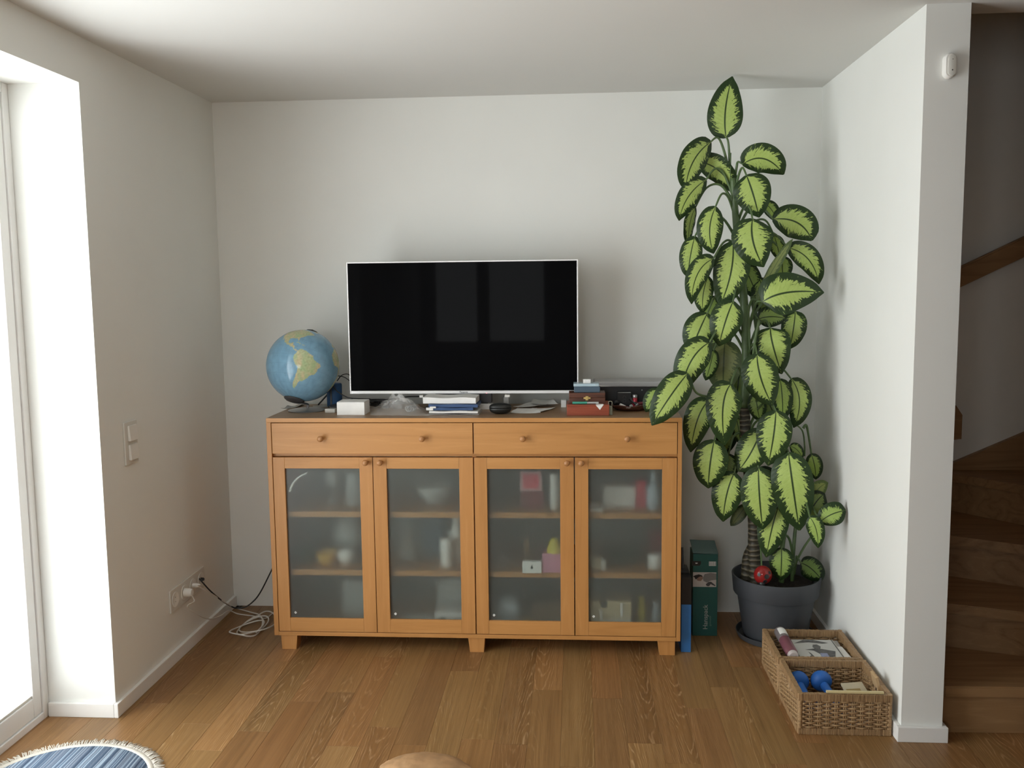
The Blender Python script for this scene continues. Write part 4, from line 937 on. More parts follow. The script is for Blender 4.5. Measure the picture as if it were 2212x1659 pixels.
def leaf(b, t, mp, w, y=-0.42, dt=0.0, roll=0.0, fold=0.10, droop=0.10, bulge=0.10, tint=(1, 1, 1), under=False, pet=True, peak=0.42, att=None):
    """b, t, mp: base, tip and a point of the midrib (px on the depth plane y); w: width in px"""
    B = at(b[0], b[1], 'y', y); T = at(t[0], t[1], 'y', y+dt); Mi = at(mp[0], mp[1], 'y', y+dt*0.4)
    ln = (T-B).length; pxm = (at(b[0]+100, b[1], 'y', y)-B).length/100; Wd = w*pxm*1.07
    view = (CAM-(B+T)/2).normalized()
    Mi = Mi+view*(bulge*ln)
    Ct = Mi*2-(B+T)/2
    nu, nv = 22, 12
    bm = bmesh.new(); uvl = bm.loops.layers.uv.new('UVMap'); grid = []
    sd = random.uniform(0, 50)
    pk = peak; e1 = 0.48; e2 = e1*(1-pk)/pk; mxv = (pk**e1)*((1-pk)**e2)
    for i in range(nu+1):
        s = i/nu
        ss = 0.004+0.992*s
        P = B*(1-s)**2+Ct*(2*s*(1-s))+T*s*s
        tg = (Ct-B)*(2*(1-s))+(T-Ct)*(2*s); tg.normalize()
        nrm = (view-tg*view.dot(tg)).normalized()
        if under: nrm = -nrm
        nrm = Matrix.Rotation(radians(roll), 3, tg) @ nrm
        sd_ = nrm.cross(tg).normalized()
        hw = Wd/2*(ss**e1)*((1-ss)**e2)/mxv
        if s > 0.9: hw *= 1-0.35*((s-0.9)/0.1)
        row = []
        for j in range(nv+1):
            v = j/nv*2-1
            x = hw*v
            off = fold*abs(v)*hw-droop*v*v*hw*2 + 0.035*hw*sin(s*19+sd+3*(v > 0))*v*v
            row.append(bm.verts.new(P+sd_*x+nrm*off))
        grid.append(row)
    for i in range(nu):
        for j in range(nv):
            f = bm.faces.new((grid[i][j], grid[i][j+1], grid[i+1][j+1], grid[i+1][j]))
            for lp, (a, c) in zip(f.loops, ((i, j), (i, j+1), (i+1, j+1), (i+1, j))):
                lp[uvl].uv = (a/nu, c/nv)
    # faces wound so the upper side is the front side
    f0 = grid[nu//2][nv//2]
    bm.normal_update()
    tg = (T-B).normalized(); want = -view if under else view
    fl = sum((f.normal for f in bm.faces), Vector())
    if fl.dot(want) < 0: bmesh.ops.reverse_faces(bm, faces=bm.faces)
    # keep the blade clear of the ceiling
    o = part('leaf', bm, LEAF, plant, smooth=True, recalc=False)
    o.color = (*tint, 1)
    if pet:
        tg0 = (Ct-B).normalized()
        if att: A = at(att[0], att[1], 'y', -0.31)
        else:
            best = min(ALLST, key=lambda q: abs((q-B).length-0.10) + (0.15 if q.z > B.z+0.02 else 0) + 0.5*abs(q.z-(B.z-0.05)))
            A = best
        up = Vector((0, 0, 0.05+0.25*abs(B.x-A.x)))
        p1 = A.lerp(B, 0.35)+up*0.9; p2 = A.lerp(B, 0.75)+up*0.75-tg0*0.01
        bm = bmesh.new(); tube(bm, [A, p1, p2, B+tg0*0.004], lambda t: 0.0065-0.0028*t, 8, 6)
        part('petiole', bm, STEMG, o, smooth=True)
    return o
F = -0.46; K = -0.24; MID = -0.36
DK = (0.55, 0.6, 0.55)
leaf((1569, 298), (1582, 165), (1567, 238), 72, y=-0.335, bulge=0.02, peak=0.40, att=(1578, 390), droop=0.04)
leaf((1536, 306), (1481, 412), (1497, 350), 60, y=-0.36, roll=-20, bulge=0.12, att=(1580, 395))
leaf((1506, 350), (1592, 420), (1552, 368), 54, y=-0.30, roll=18, pet=False, bulge=0.08)
leaf((1603, 356), (1693, 377), (1650, 343), 62, y=-0.36, roll=10, att=(1584, 405), peak=0.45)
leaf((1612, 378), (1640, 470), (1627, 420), 76, y=-0.42, peak=0.40, att=(1586, 420))
leaf((1526, 388), (1467, 477), (1487, 425), 46, y=-0.35, roll=-12, att=(1584, 425))
leaf((1503, 446), (1487, 532), (1490, 485), 34, y=-0.33, roll=-48, att=(1586, 440))
leaf((1546, 446), (1542, 548), (1533, 497), 54, y=-0.42, att=(1588, 470))
leaf((1626, 472), (1650, 577), (1627, 522), 84, y=-0.48, peak=0.40, att=(1594, 480))
leaf((1668, 474), (1754, 520), (1722, 481), 68, y=-0.37, peak=0.48, att=(1596, 490))
leaf((1650, 438), (1678, 480), (1668, 455), 30, y=K, tint=(0.8, 0.85, 0.7), att=(1588, 450))
leaf((1700, 535), (1769, 614), (1746, 560), 50, y=-0.34, roll=12, att=(1600, 560))
leaf((1501, 510), (1486, 600), (1491, 556), 46, y=-0.41, att=(1592, 520))
leaf((1543, 558), (1494, 657), (1507, 592), 46, y=-0.46, roll=-8, att=(1597, 560))
leaf((1530, 596), (1519, 676), (1519, 636), 40, y=-0.40, att=(1600, 580))
leaf((1583, 520), (1555, 662), (1579, 588), 74, y=-0.42, att=(1596, 540), droop=0.06)
leaf((1634, 650), (1713, 516), (1674, 575), 32, y=-0.40, roll=50, under=True, tint=(1.5, 1.5, 1.3), att=(1612, 700))
leaf((1690, 553), (1692, 608), (1690, 580), 42, y=K, tint=(0.75, 0.8, 0.7), att=(1604, 590))
leaf((1647, 653), (1780, 632), (1700, 632), 88, y=-0.50, roll=-6, peak=0.40, att=(1616, 720))
leaf((1672, 508), (1686, 562), (1680, 535), 32, y=K, tint=(0.8, 0.85, 0.7), att=(1600, 530))
leaf((1528, 676), (1492, 762), (1508, 720), 66, y=-0.42, att=(1604, 660))
leaf((1584, 650), (1553, 748), (1567, 695), 66, y=-0.48, att=(1604, 640))
leaf((1664, 708), (1689, 808), (1670, 747), 74, y=-0.42, att=(1616, 760))
leaf((1718, 672), (1706, 754), (1714, 710), 52, y=-0.34, roll=8, att=(1618, 700))
leaf((1535, 738), (1471, 850), (1493, 780), 66, y=-0.52, att=(1606, 730))
leaf((1566, 735), (1562, 848), (1563, 790), 74, y=-0.29, under=True, tint=(0.95, 0.9, 0.8), pet=False)
big = leaf((1486, 806), (1408, 919), (1448, 856), 66, y=-0.60, pet=False, dt=-0.03)
bm = bmesh.new(); tube(bm, [at(1607, 868, 'y', -0.33), at(1570, 858, 'y', -0.42), at(1530, 857, 'y', -0.50), at(1504, 848, 'y', -0.57), at(1492, 822, 'y', -0.598), at(1487, 808, 'y', -0.60)], lambda t: 0.0065-0.0028*t, 8, 6)
part('petiole', bm, STEMG, big, smooth=True)
leaf((1580, 828), (1566, 962), (1562, 878), 72, y=-0.52, att=(1606, 830))
leaf((1532, 864), (1492, 977), (1507, 906), 58, y=-0.44, att=(1606, 880))
leaf((1635, 763), (1669, 876), (1644, 818), 74, y=-0.48, att=(1614, 780))
leaf((1685, 818), (1690, 910), (1690, 862), 44, y=-0.37, tint=(0.85, 0.9, 0.8), att=(1616, 850))
leaf((1709, 818), (1714, 924), (1727, 866), 50, y=-0.36, att=(1616, 870))
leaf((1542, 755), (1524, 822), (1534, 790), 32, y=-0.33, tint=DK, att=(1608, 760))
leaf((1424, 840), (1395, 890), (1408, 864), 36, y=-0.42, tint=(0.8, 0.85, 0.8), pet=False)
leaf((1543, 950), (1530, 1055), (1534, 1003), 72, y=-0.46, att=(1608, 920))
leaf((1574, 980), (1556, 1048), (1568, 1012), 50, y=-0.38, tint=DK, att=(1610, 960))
leaf((1587, 1020), (1562, 1127), (1570, 1068), 64, y=-0.44, att=(1614, 980))
leaf((1646, 925), (1594, 1018), (1622, 978), 66, y=-0.44, att=(1614, 960))
leaf((1676, 886), (1659, 1006), (1671, 942), 72, y=-0.48, att=(1616, 930))
leaf((1703, 977), (1727, 1146), (1713, 1052), 84, y=-0.50, peak=0.45, att=(1690, 1050))
leaf((1638, 1008), (1648, 1144), (1641, 1076), 76, y=-0.47, att=(1624, 1020))
leaf((1752, 980), (1762, 1036), (1760, 1008), 34, y=-0.30, tint=(0.75, 0.8, 0.6), att=(1735, 925))
leaf((1706, 964), (1734, 990), (1722, 972), 24, y=-0.32, tint=(0.75, 0.8, 0.7), att=(1692, 1040))
leaf((1756, 1080), (1789, 1043), (1768, 1056), 32, y=-0.42, under=True, tint=(1.3, 1.3, 0.8), att=(1738, 1095))
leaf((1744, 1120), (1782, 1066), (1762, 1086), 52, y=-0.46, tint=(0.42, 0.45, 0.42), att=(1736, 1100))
leaf((1771, 1128), (1827, 1103), (1797, 1111), 48, y=-0.58, peak=0.55, tint=(0.8, 0.85, 0.8), att=(1738, 1095))
leaf((1748, 1116), (1767, 1184), (1763, 1144), 36, y=-0.60, tint=(0.85, 0.9, 0.85), att=(1736, 1100))
leaf((1681, 1096), (1655, 1204), (1668, 1140), 62, y=-0.44, att=(1694, 1130))
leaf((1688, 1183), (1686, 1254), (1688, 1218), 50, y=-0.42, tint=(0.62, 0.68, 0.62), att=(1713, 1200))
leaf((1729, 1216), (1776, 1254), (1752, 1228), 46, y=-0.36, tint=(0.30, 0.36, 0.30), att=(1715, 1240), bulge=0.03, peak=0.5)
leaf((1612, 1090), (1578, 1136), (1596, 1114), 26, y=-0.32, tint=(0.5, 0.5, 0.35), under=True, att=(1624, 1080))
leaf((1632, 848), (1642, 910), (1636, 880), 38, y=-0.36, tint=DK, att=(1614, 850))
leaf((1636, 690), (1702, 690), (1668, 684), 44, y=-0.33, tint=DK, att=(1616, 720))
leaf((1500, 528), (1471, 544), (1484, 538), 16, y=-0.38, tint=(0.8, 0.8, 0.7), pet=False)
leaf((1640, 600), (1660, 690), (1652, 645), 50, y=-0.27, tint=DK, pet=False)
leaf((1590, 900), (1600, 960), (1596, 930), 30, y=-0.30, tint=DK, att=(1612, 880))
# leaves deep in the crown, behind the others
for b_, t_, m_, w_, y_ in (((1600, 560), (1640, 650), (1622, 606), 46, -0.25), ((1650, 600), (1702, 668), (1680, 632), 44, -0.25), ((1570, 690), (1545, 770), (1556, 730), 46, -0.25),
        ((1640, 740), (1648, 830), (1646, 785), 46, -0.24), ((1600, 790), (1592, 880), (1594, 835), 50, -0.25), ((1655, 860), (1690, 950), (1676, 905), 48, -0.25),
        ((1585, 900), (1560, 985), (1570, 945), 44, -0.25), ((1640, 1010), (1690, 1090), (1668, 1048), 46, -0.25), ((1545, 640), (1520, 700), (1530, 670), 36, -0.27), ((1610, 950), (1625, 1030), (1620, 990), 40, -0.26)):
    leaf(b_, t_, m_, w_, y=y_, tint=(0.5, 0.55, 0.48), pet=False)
# thin dry stalks
def stalk(pts, r=0.004): 
    bm = bmesh.new(); tube(bm, [at(*q[:2], 'y', q[2]) for q in pts], r, 8); part('stalk', bm, STEMG, plant, smooth=True)
stalk([(1635, 868, -0.40), (1627, 790, -0.42), (1630, 740, -0.44), (1640, 690, -0.45)], 0.006)
stalk([(1620, 760, -0.38), (1618, 700, -0.40), (1616, 660, -0.42)], 0.005)
stalk([(1716, 915, -0.34), (1733, 930, -0.32), (1738, 960, -0.31), (1738, 985, -0.30)], 0.0035)
stalk([(1712, 1230, -0.33), (1735, 1185, -0.35), (1760, 1150, -0.37)], 0.005)
stalk([(1577, 395, -0.335), (1578, 370, -0.335), (1579, 330, -0.335)], 0.002)
stalk([(1646, 1240, -0.40), (1645, 1215, -0.40), (1643, 1180, -0.40)], 0.004)

# red and white beetle ornament in the pot
c = at(1648, 1242, 'y', -0.44)
orn = thing('beetle_ornament', 'glossy red beetle shaped ornament stuck in the plant pot soil', 'ornament', (c.x, c.y, 0.25))
RDG = cm('red_glaze', (0.24, 0.014, 0.014), 0.08); 
bm = ell(c.x, c.y, c.z, 0.040, 0.034, 0.042, 0.042, e=2.0); part('shell', bm, RDG, orn, smooth=True)
bm = bmesh.new(); 
for dx, dz, r_ in ((0.010, 0.002, 0.011), (-0.022, 0.010, 0.008), (0.004, -0.020, 0.009), (0.024, 0.018, 0.007)):
    dy = -0.034*sqrt(max(0, 1-(dx/0.040)**2-(dz/0.042)**2)); nrm_ = Vector((dx/0.0016, dy/0.00116, dz/0.00176)).normalized()
    lathe(bm, [(0, 0.0009), (r_, 0.0004), (r_, -0.003), (0, -0.003)], c.x+dx, c.y+dy, c.z+dz, 16, mat=nrm_.to_track_quat('Z', 'Y').to_matrix().to_4x4())
part('spots', bm, BLACK, orn)
bm = ell(c.x-0.006, c.y-0.012, c.z-0.034, 0.016, 0.018, 0.012, 0.016, 2); part('head', bm, BLACK, orn, smooth=True)
bm = bmesh.new(); tube(bm, [(c.x+0.006, c.y+0.01, c.z-0.03), (c.x+0.012, c.y+0.015, 0.20)], 0.003, 8, 0); part('stake', bm, STEMB, orn)

# ------------------------------------------------------------------ boxes between sideboard and plant
TEAL = cm('teal_card', (0.013, 0.090, 0.080), 0.45); TEALD = cm('pale_teal_card', (0.10, 0.17, 0.17), 0.5)
x0, x1, y0, y1, hh = 2.274, 2.386, -0.317, -0.20, 0.385
tb = thing('teal_carton', 'tall teal carton with photo standing between sideboard and plant', 'box', ((x0+x1)/2, (y0+y1)/2, 0))
part('carton', box(x0, x1, y0, y1, 0.0004, hh, bev=0.0015), TEAL, tb)
bm = bmesh.new(); v = bx(bm, x0-0.001, x1+0.001, y0+0.0, y1, hh+0.0005, hh+0.003); 
for q in v:
    if q.co.y > y0+0.05: q.co.z += 0.028
    if q.co.x < x0+0.02: q.co.z += 0.004
part('lid_flap', bm, TEALD, tb, label='greyish top flap slightly open')
def fr(u0, u1, v0, v1, y=y0):
    a = at(u0, v0, 'y', y); b = at(u1, v1, 'y', y); return a.x, b.x, b.z, a.z
a, b, c0, d0 = fr(1495, 1514, 1212, 1222); bm = bmesh.new()
prism(bm, [(a, c0), (b-0.006, c0), (b, c0+0.008), (b, d0), (a, d0)], y0-0.0006, y0-0.0001, 'xz'); part('emblem_patch', bm, BLACK, tb)
bm = bmesh.new(); cxx, czz = (a+b)/2, (c0+d0)/2+0.001
prism(bm, [(cxx-0.006, czz+0.003), (cxx-0.002, czz+0.001), (cxx, czz+0.004), (cxx+0.002, czz+0.001), (cxx+0.006, czz+0.003), (cxx+0.004, czz-0.002), (cxx-0.004, czz-0.002)], y0-0.0010, y0-0.0007, 'xz')
part('emblem', bm, CARDW, tb)
a, b, c0, d0 = fr(1531.5, 1546.5, 1213, 1222.5); bm = bmesh.new(); k = a; i = 0
part('barcode_ground', box(a, b, y0-0.0006, y0-0.0001, c0, d0), CARDW, tb)
while k < b-0.002:
    w_ = (0.0012, 0.0007, 0.0018, 0.0009)[i % 4]; bx(bm, k+0.001, k+0.001+w_, y0-0.0010, y0-0.0007, c0+0.001, d0-0.001); k += w_+0.0012+(i % 3)*0.0004; i += 1
part('barcode', bm, DGREY, tb, kind='stuff')
a, b, c0, d0 = fr(1497, 1547, 1236, 1268)
PH = cm('photo_ground', (0.50, 0.46, 0.43), 0.4); SKIN = cm('printed_skin', (0.26, 0.16, 0.12), 0.5)
part('photo', box(a, b, y0-0.0006, y0-0.0001, c0, d0), PH, tb, label='printed photo of a person lying on the side')
wq, hq = b-a, d0-c0
def blob(pts, y, mat, nm):
    bm = bmesh.new(); prism(bm, [(a+wq*x, c0+hq*z) for x, z in pts], y, y+0.0002, 'xz'); part(nm, bm, mat, tb)
blob([(0.42, 0.62), (0.5, 0.88), (0.75, 0.97), (1.0, 0.92), (1.0, 0.5), (0.78, 0.45), (0.6, 0.3), (0.45, 0.42)], y0-0.0009, cm('printed_grey', (0.20, 0.19, 0.18), 0.5), 'printed_torso')
blob([(0.14, 0.55), (0.2, 0.42), (0.34, 0.40), (0.42, 0.55), (0.42, 0.70), (0.3, 0.76), (0.16, 0.72)], y0-0.0011, SKIN, 'printed_face')
blob([(0.0, 0.72), (0.1, 0.8), (0.25, 0.86), (0.38, 0.80), (0.42, 0.70), (0.3, 0.72), (0.2, 0.62), (0.12, 0.5), (0.06, 0.66)], y0-0.0014, BLACK, 'printed_hair')
blob([(0.55, 0.18), (0.60, 0.06), (0.70, 0.06), (0.76, 0.2), (0.95, 0.06), (0.97, 0.12), (0.78, 0.36), (0.66, 0.34)], y0-0.0014, DGREY, 'printed_dumbbell')
q = at(1524, 1333, 'y', y0)
part('lettering', text_bm('Hanspack', 0.030, Matrix.Translation((q.x, y0-0.0006, q.z)) @ Matrix.Rotation(pi/2, 4, 'X') @ Matrix.Rotation(pi/2, 4, 'Z'), depth=0.0002), GREYC, tb)
bm = text_bm('gymnastik', 0.012, Matrix.Translation((q.x+0.021, y0-0.0006, q.z-0.018)) @ Matrix.Rotation(pi/2, 4, 'X') @ Matrix.Rotation(pi/2, 4, 'Z'), depth=0.0002)
part('lettering', bm, cm('dim_lettering', (0.12, 0.22, 0.20), 0.5), tb)
# blue upright box, dark upper part
x0, x1 = 2.2005, 2.243
bb2 = thing('blue_board', 'narrow upright blue carton with dark upper end beside the sideboard', 'box', ((x0+x1)/2, -0.4, 0))
part('carton', box(x0, x1, -0.511, -0.33, 0.0004, 0.215, bev=0.001), cm('blue_card', (0.035, 0.16, 0.42), 0.45), bb2)
part('upper_end', box(x0, x1, -0.51, -0.331, 0.2154, 0.335, bev=0.001), BLACK, bb2, label='black upper end')
bm = bmesh.new(); tube(bm, [(x0+0.012, -0.42, 0.337), (x0+0.012, -0.42, 0.36), (x0+0.014, -0.40, 0.44)], lambda t: 0.011-0.005*t, 10); bx(bm, x0+0.001, x0+0.04, -0.46, -0.36, 0.3355, 0.349, bev=0.004)
single('folded_umbrella', bm, BLACK, 'black folded item with handle standing on the blue carton', 'umbrella', (x0+0.02, -0.41, 0.335), smooth=40)

# ------------------------------------------------------------------ wicker baskets
WICK = wood('wicker', (0.37, 0.235, 0.115), (0.19, 0.11, 0.05), (0.53, 0.36, 0.19), 'x', 3.0, 0.5, ring=1.0, rand_col=0.05)
WICKD = wood('wicker_band', (0.33, 0.205, 0.10), (0.20, 0.115, 0.055), (0.46, 0.305, 0.16), 'z', 3.5, 0.5, ring=1.0)
def basket(name, x0, x1, y0, y1, h, label, seed):
    rr = random.Random(seed)
    t = thing(name, label, 'basket', ((x0+x1)/2, (y0+y1)/2, 0), 'wicker baskets by the right wall')
    th = 0.016; zb0, zb1 = 0.022, h-0.024
    def wall(ax, a0, a1, c, hole):
        """woven wall running along ax from a0 to a1 at the fixed coordinate c"""
        bm = bmesh.new(); st = bmesh.new(); L_ = a1-a0; ns = max(5, round(L_/0.030)); rows = 13
        for k in range(ns+1):
            s = a0+L_*k/ns
            for d in (-0.0035, 0.0035):
                P = [(s+d, c, zb0-0.006), (s+d, c, zb1+0.006)] if ax == 'x' else [(c, s+d, zb0-0.006), (c, s+d, zb1+0.006)]
                tube(st, P, 0.0034, 6, 0)
        for r in range(rows):
            z = zb0+(zb1-zb0)*(r+0.5)/rows
            spans = [(a0, a1)]
            if hole and hole[2] < z < hole[3]: spans = [(a0, hole[0]), (hole[1], a1)]
            for p0, p1 in spans:
                n = max(3, int((p1-p0)/(L_/ns)*4)); P = []
                for i in range(n+1):
                    s = p0+(p1-p0)*i/n
                    off = 0.0052*cos(pi*(s-a0)/(L_/ns)+pi*(r % 2))
                    zz = z+rr.uniform(-0.0009, 0.0009)
                    P.append((s, c+off, zz) if ax == 'x' else (c+off, s, zz))
                tube(bm, P, 0.0040, 6, 0)
        part('weave', bm, WICK, t, smooth=True, kind='stuff'); part('stakes', st, WICK, t, smooth=True, kind='stuff')
    ym = (y0+y1)/2
    hole = (ym-0.042, ym+0.042, zb1-0.034, zb1+0.01)
    wall('x', x0+th, x1-th, y0+th/2, None); wall('x', x0+th, x1-th, y1-th/2, None)
    wall('y', y0+th, y1-th, x0+th/2, hole); wall('y', y0+th, y1-th, x1-th/2, hole)
    def band(nm, xa, xb, ya, yb, za, zb_):
        """a rail wrapped closely with split cane"""
        bm = bmesh.new(); lx = xb-xa; ly = yb-ya; along = 'x' if lx > ly else 'y'; n = int(max(lx, ly)/0.0058)
        for i in range(n):
            f0, f1 = i/n, (i+1)/n; e = rr.uniform(0, 0.0013)
            if along == 'x': bx(bm, xa+lx*f0, xa+lx*f1-0.0005, ya-e, yb+e, za-e, zb_+e, bev=0.0009)
            else: bx(bm, xa-e, xb+e, ya+ly*f0, ya+ly*f1-0.0005, za-e, zb_+e, bev=0.0009)
        part(nm, bm, WICKD, t)
    for nm, za, zb_ in (('rim', zb1, h), ('base_rail', 0.0015, zb0)):
        band(nm, x0+0.002, x1-0.002, y0+0.001, y0+th+0.002, za, zb_); band(nm, x0+0.002, x1-0.002, y1-th-0.002, y1-0.001, za, zb_)
        band(nm, x0+0.001, x0+th+0.002, y0+th+0.003, y1-th-0.003, za, zb_); band(nm, x1-th-0.002, x1-0.001, y0+th+0.003, y1-th-0.003, za, zb_)
    for xa in (x0+0.009, x1-0.009):
        for ya in (y0+0.009, y1-0.009):
            bm = bmesh.new(); tube(bm, [(xa, ya, 0.002), (xa, ya, h+0.002)], 0.0088, 12, 0); part('corner_post', bm, WICK, t, smooth=40)
    for xa in (x0+th/2, x1-th/2):
        bm = bmesh.new(); tube(bm, [(xa, hole[0], zb1+0.002), (xa, hole[0], hole[2]), (xa, hole[1], hole[2]), (xa, hole[1], zb1+0.002)], 0.0042, 8, 0); part('handle_frame', bm, WICK, t)
    bm = bmesh.new(); bx(bm, x0+th, x1-th, y0+th, y1-th, 0.006, 0.014); part('base_panel', bm, WICK, t)
    return t
BX0, BX1 = 2.527, 2.857
basket('wicker_basket', BX0, BX1, -0.919, -0.612, 0.150, 'wicker basket at the back, holding newspapers and a bottle', 1)
basket('wicker_basket', BX0+0.004, BX1+0.004, -1.240, -0.925, 0.150, 'wicker basket at the front, holding blue dumbbells', 2)

# contents of the back basket
zf = 0.0145
bt_ = thing('spray_bottle', 'mauve and grey bottle lying in the back wicker basket', 'bottle', (2.585, -0.75, 0.1))
A, B = at(1683, 1362, 'y', -0.655), at(1713, 1416, 'y', -0.880)
A.z = max(A.z, 0.135); d = (B-A); ln = d.length; RMx = d.to_track_quat('Z', 'Y').to_matrix().to_4x4()
MAUVE = cm('mauve_liquid_bottle', (0.17, 0.065, 0.085), 0.22); GREYM = cm('grey_bottle_top', (0.20, 0.175, 0.18), 0.3)
bm = bmesh.new(); lathe(bm, [(0.0, 0.0), (0.018, 0.002), (0.0235, 0.012), (0.0235, ln*0.42)], *A, seg=24, mat=RMx); part('upper_body', bm, GREYM, bt_, smooth=40)
bm = bmesh.new(); lathe(bm, [(0.0237, ln*0.42), (0.0237, ln*0.93), (0.019, ln*0.965), (0, ln*0.97)], *A, seg=24, mat=RMx); part('lower_body', bm, MAUVE, bt_, smooth=40)
bm = bmesh.new(); lathe(bm, [(0.0, ln*0.971), (0.0205, ln*0.971), (0.0205, ln*1.03), (0.017, ln*1.05), (0, ln*1.05)], *A, seg=24, mat=RMx); part('cap', bm, cm('pale_cap', (0.50, 0.45, 0.44), 0.4), bt_, smooth=40)
bm = bmesh.new(); n = 8; g0, g1 = [], []; LSGN = -1
perp = (CAM-A).normalized(); perp = (perp-d.normalized()*perp.dot(d.normalized())).normalized(); sd_ = d.normalized().cross(perp)
for i in range(n+1):
    a_ = radians(-10+95*i/n); r_ = perp*cos(a_)+sd_*sin(a_)*LSGN
    g0.append(bm.verts.new(A+d*0.10+r_*0.0242)); g1.append(bm.verts.new(A+d*0.34+r_*0.0242))
for i in range(n): bm.faces.new((g0[i], g0[i+1], g1[i+1], g1[i]))
part('label', bm, CARDW, bt_, smooth=True)
rr = random.Random(9)
NEWS = plain('newsprint', (0.56, 0.565, 0.545), 0.85, var=0.06, scale=9); NEWS2 = plain('newsprint_grey', (0.44, 0.44, 0.43), 0.85, var=0.08, scale=11)
def pile_sheet(name, x0, x1, y0, y1, z, t, mat, label, rot=0, cat='newspaper', group='newspapers in the back wicker basket'):
    o = single(name, box(x0, x1, y0, y1, z, z+t, bev=0.0006, mat=None), mat, label, cat, ((x0+x1)/2, (y0+y1)/2, z), group=group)
    o.rotation_euler.z = radians(rot); return o
zz = zf
for i, (nm, m_) in enumerate((('lowest', NEWS2), ('second from bottom', NEWS), ('third from bottom', NEWS2), ('second from top', NEWS2))):
    pile_sheet('newspaper', 2.626+0.004*i, 2.818+0.002*i, -0.888, -0.665+0.004*i, zz, 0.026, m_, 'folded newspaper in the back basket pile, %s' % nm, rot=(-2, 1, -1, -2)[i]); zz += 0.0265
bm = bmesh.new(); bx(bm, 2.795, 2.822, -0.885, -0.70, zz, zz+0.004, bev=0.001)
top = thing('newspaper', 'top newspaper with printed picture of a person in the back basket', 'newspaper', (2.715, -0.78, zz), 'newspapers in the back wicker basket')
part('pages', box(2.628, 2.803, -0.893, -0.675, zz, zz+0.010, bev=0.002), NEWS, top); bm.free()
zt2 = zz+0.0103
def pr_(pts, mat, nm, dz=0.0):
    bm = bmesh.new(); prism(bm, [(2.628+0.175*x, -0.893+0.218*y) for x, y in pts], zt2+dz, zt2+dz+0.0003, 'xy'); part(nm, bm, mat, top)
INK = plain('print_ink', (0.12, 0.12, 0.12), 0.8, var=0.3, scale=60); INKB = plain('print_blue', (0.26, 0.29, 0.42), 0.8, var=0.2, scale=50)
pr_([(0.05, 0.80), (0.30, 0.97), (0.55, 0.97), (0.85, 0.84), (0.70, 0.80), (0.40, 0.86)], INK, 'printed_arc')
pr_([(0.42, 0.62), (0.46, 0.74), (0.56, 0.76), (0.62, 0.66), (0.58, 0.56), (0.48, 0.54)], INK, 'printed_head')
pr_([(0.22, 0.50), (0.46, 0.56), (0.60, 0.54), (0.88, 0.44), (0.80, 0.20), (0.55, 0.10), (0.50, 0.30), (0.40, 0.46)], INK, 'printed_shirt', 0.0004)
pr_([(0.48, 0.16), (0.66, 0.16), (0.66, 0.34), (0.50, 0.34)], INKB, 'printed_patch', 0.0008)
pr_([(0.10, 0.02), (0.36, 0.02), (0.30, 0.32), (0.26, 0.40), (0.28, 0.25)], INK, 'printed_line', 0.0004)
pr_([(0.96, 0.02), (0.985, 0.02), (0.975, 0.99), (0.955, 0.99)], INK, 'printed_rule', 0.0004)
pile_sheet('magazine_fold', 2.8035, 2.829, -0.885, -0.735, zz, 0.006, PAPER, 'white folded page edge right of the top newspaper', rot=3)
# contents of the front basket
BLU = cm('blue_vinyl', (0.018, 0.125, 0.46), 0.5)
def dumbbell(A, B, label):
    d = B-A; ln = d.length; R_ = d.to_track_quat('Z', 'Y').to_matrix().to_4x4()
    t = thing('dumbbell', label, 'dumbbell', (A+B)/2, 'blue dumbbells in the front basket')
    for k, z_ in ((0, 0.0), (1, ln)):
        prof = [(0, -0.026), (0.030, -0.025), (0.0385, -0.012), (0.040, 0.0), (0.0385, 0.012), (0.028, 0.026), (0, 0.028)]
        bm = bmesh.new(); lathe(bm, [(r, z+z_) for r, z in prof], *A, seg=28, mat=R_); part('weight', bm, BLU, t, smooth=60)
    bm = bmesh.new(); lathe(bm, [(0.0, 0.03), (0.0155, 0.028), (0.0155, ln-0.028), (0.0, ln-0.03)], *A, seg=20, mat=R_); part('grip', bm, BLU, t, smooth=60)
    return t
dumbbell(Vector((2.592, -0.985, 0.085)), Vector((2.598, -1.130, 0.064)), 'blue dumbbell at the left in the front wicker basket')
dumbbell(Vector((2.676, -0.992, 0.092)), Vector((2.698, -1.135, 0.064)), 'blue dumbbell right of the other in the front wicker basket')
CREAM = cm('cream_paper', (0.56, 0.50, 0.36), 0.8)
bk = thing('booklet', 'cream booklet with brown picture leaning in the front basket', 'booklet', (2.80, -1.09, 0.05))
R_ = Matrix.Translation((2.790, -1.09, 0.072)) @ Matrix.Rotation(radians(10), 4, 'Z') @ Matrix.Rotation(radians(20), 4, 'X')
part('cover', box(-0.040, 0.044, -0.075, 0.075, -0.004, 0.004, bev=0.001, mat=R_), CREAM, bk)
part('picture', box(-0.034, 0.020, -0.066, 0.042, 0.0043, 0.0048, mat=R_), cm('ochre_print', (0.34, 0.25, 0.10), 0.7), bk)
pile_sheet('paper_pad', 2.64, 2.80, -1.21, -1.03, zf, 0.006, PAPER2, 'pad of grey paper under the dumbbells in the front basket', group='papers in the front basket', cat='paper')
A, B = at(1787, 1497, 'z', 0.157), at(1912, 1500, 'z', 0.157)
bm = bmesh.new(); bx(bm, A.x, B.x, -1.233, -1.222, 0.1525, 0.160, bev=0.001)
single('wooden_ruler', bm, cm('pale_yellow_wood', (0.66, 0.56, 0.30), 0.5), 'pale yellow wooden stick lying on front rim of front basket', 'stick', ((A.x+B.x)/2, -1.228, 0.1525))
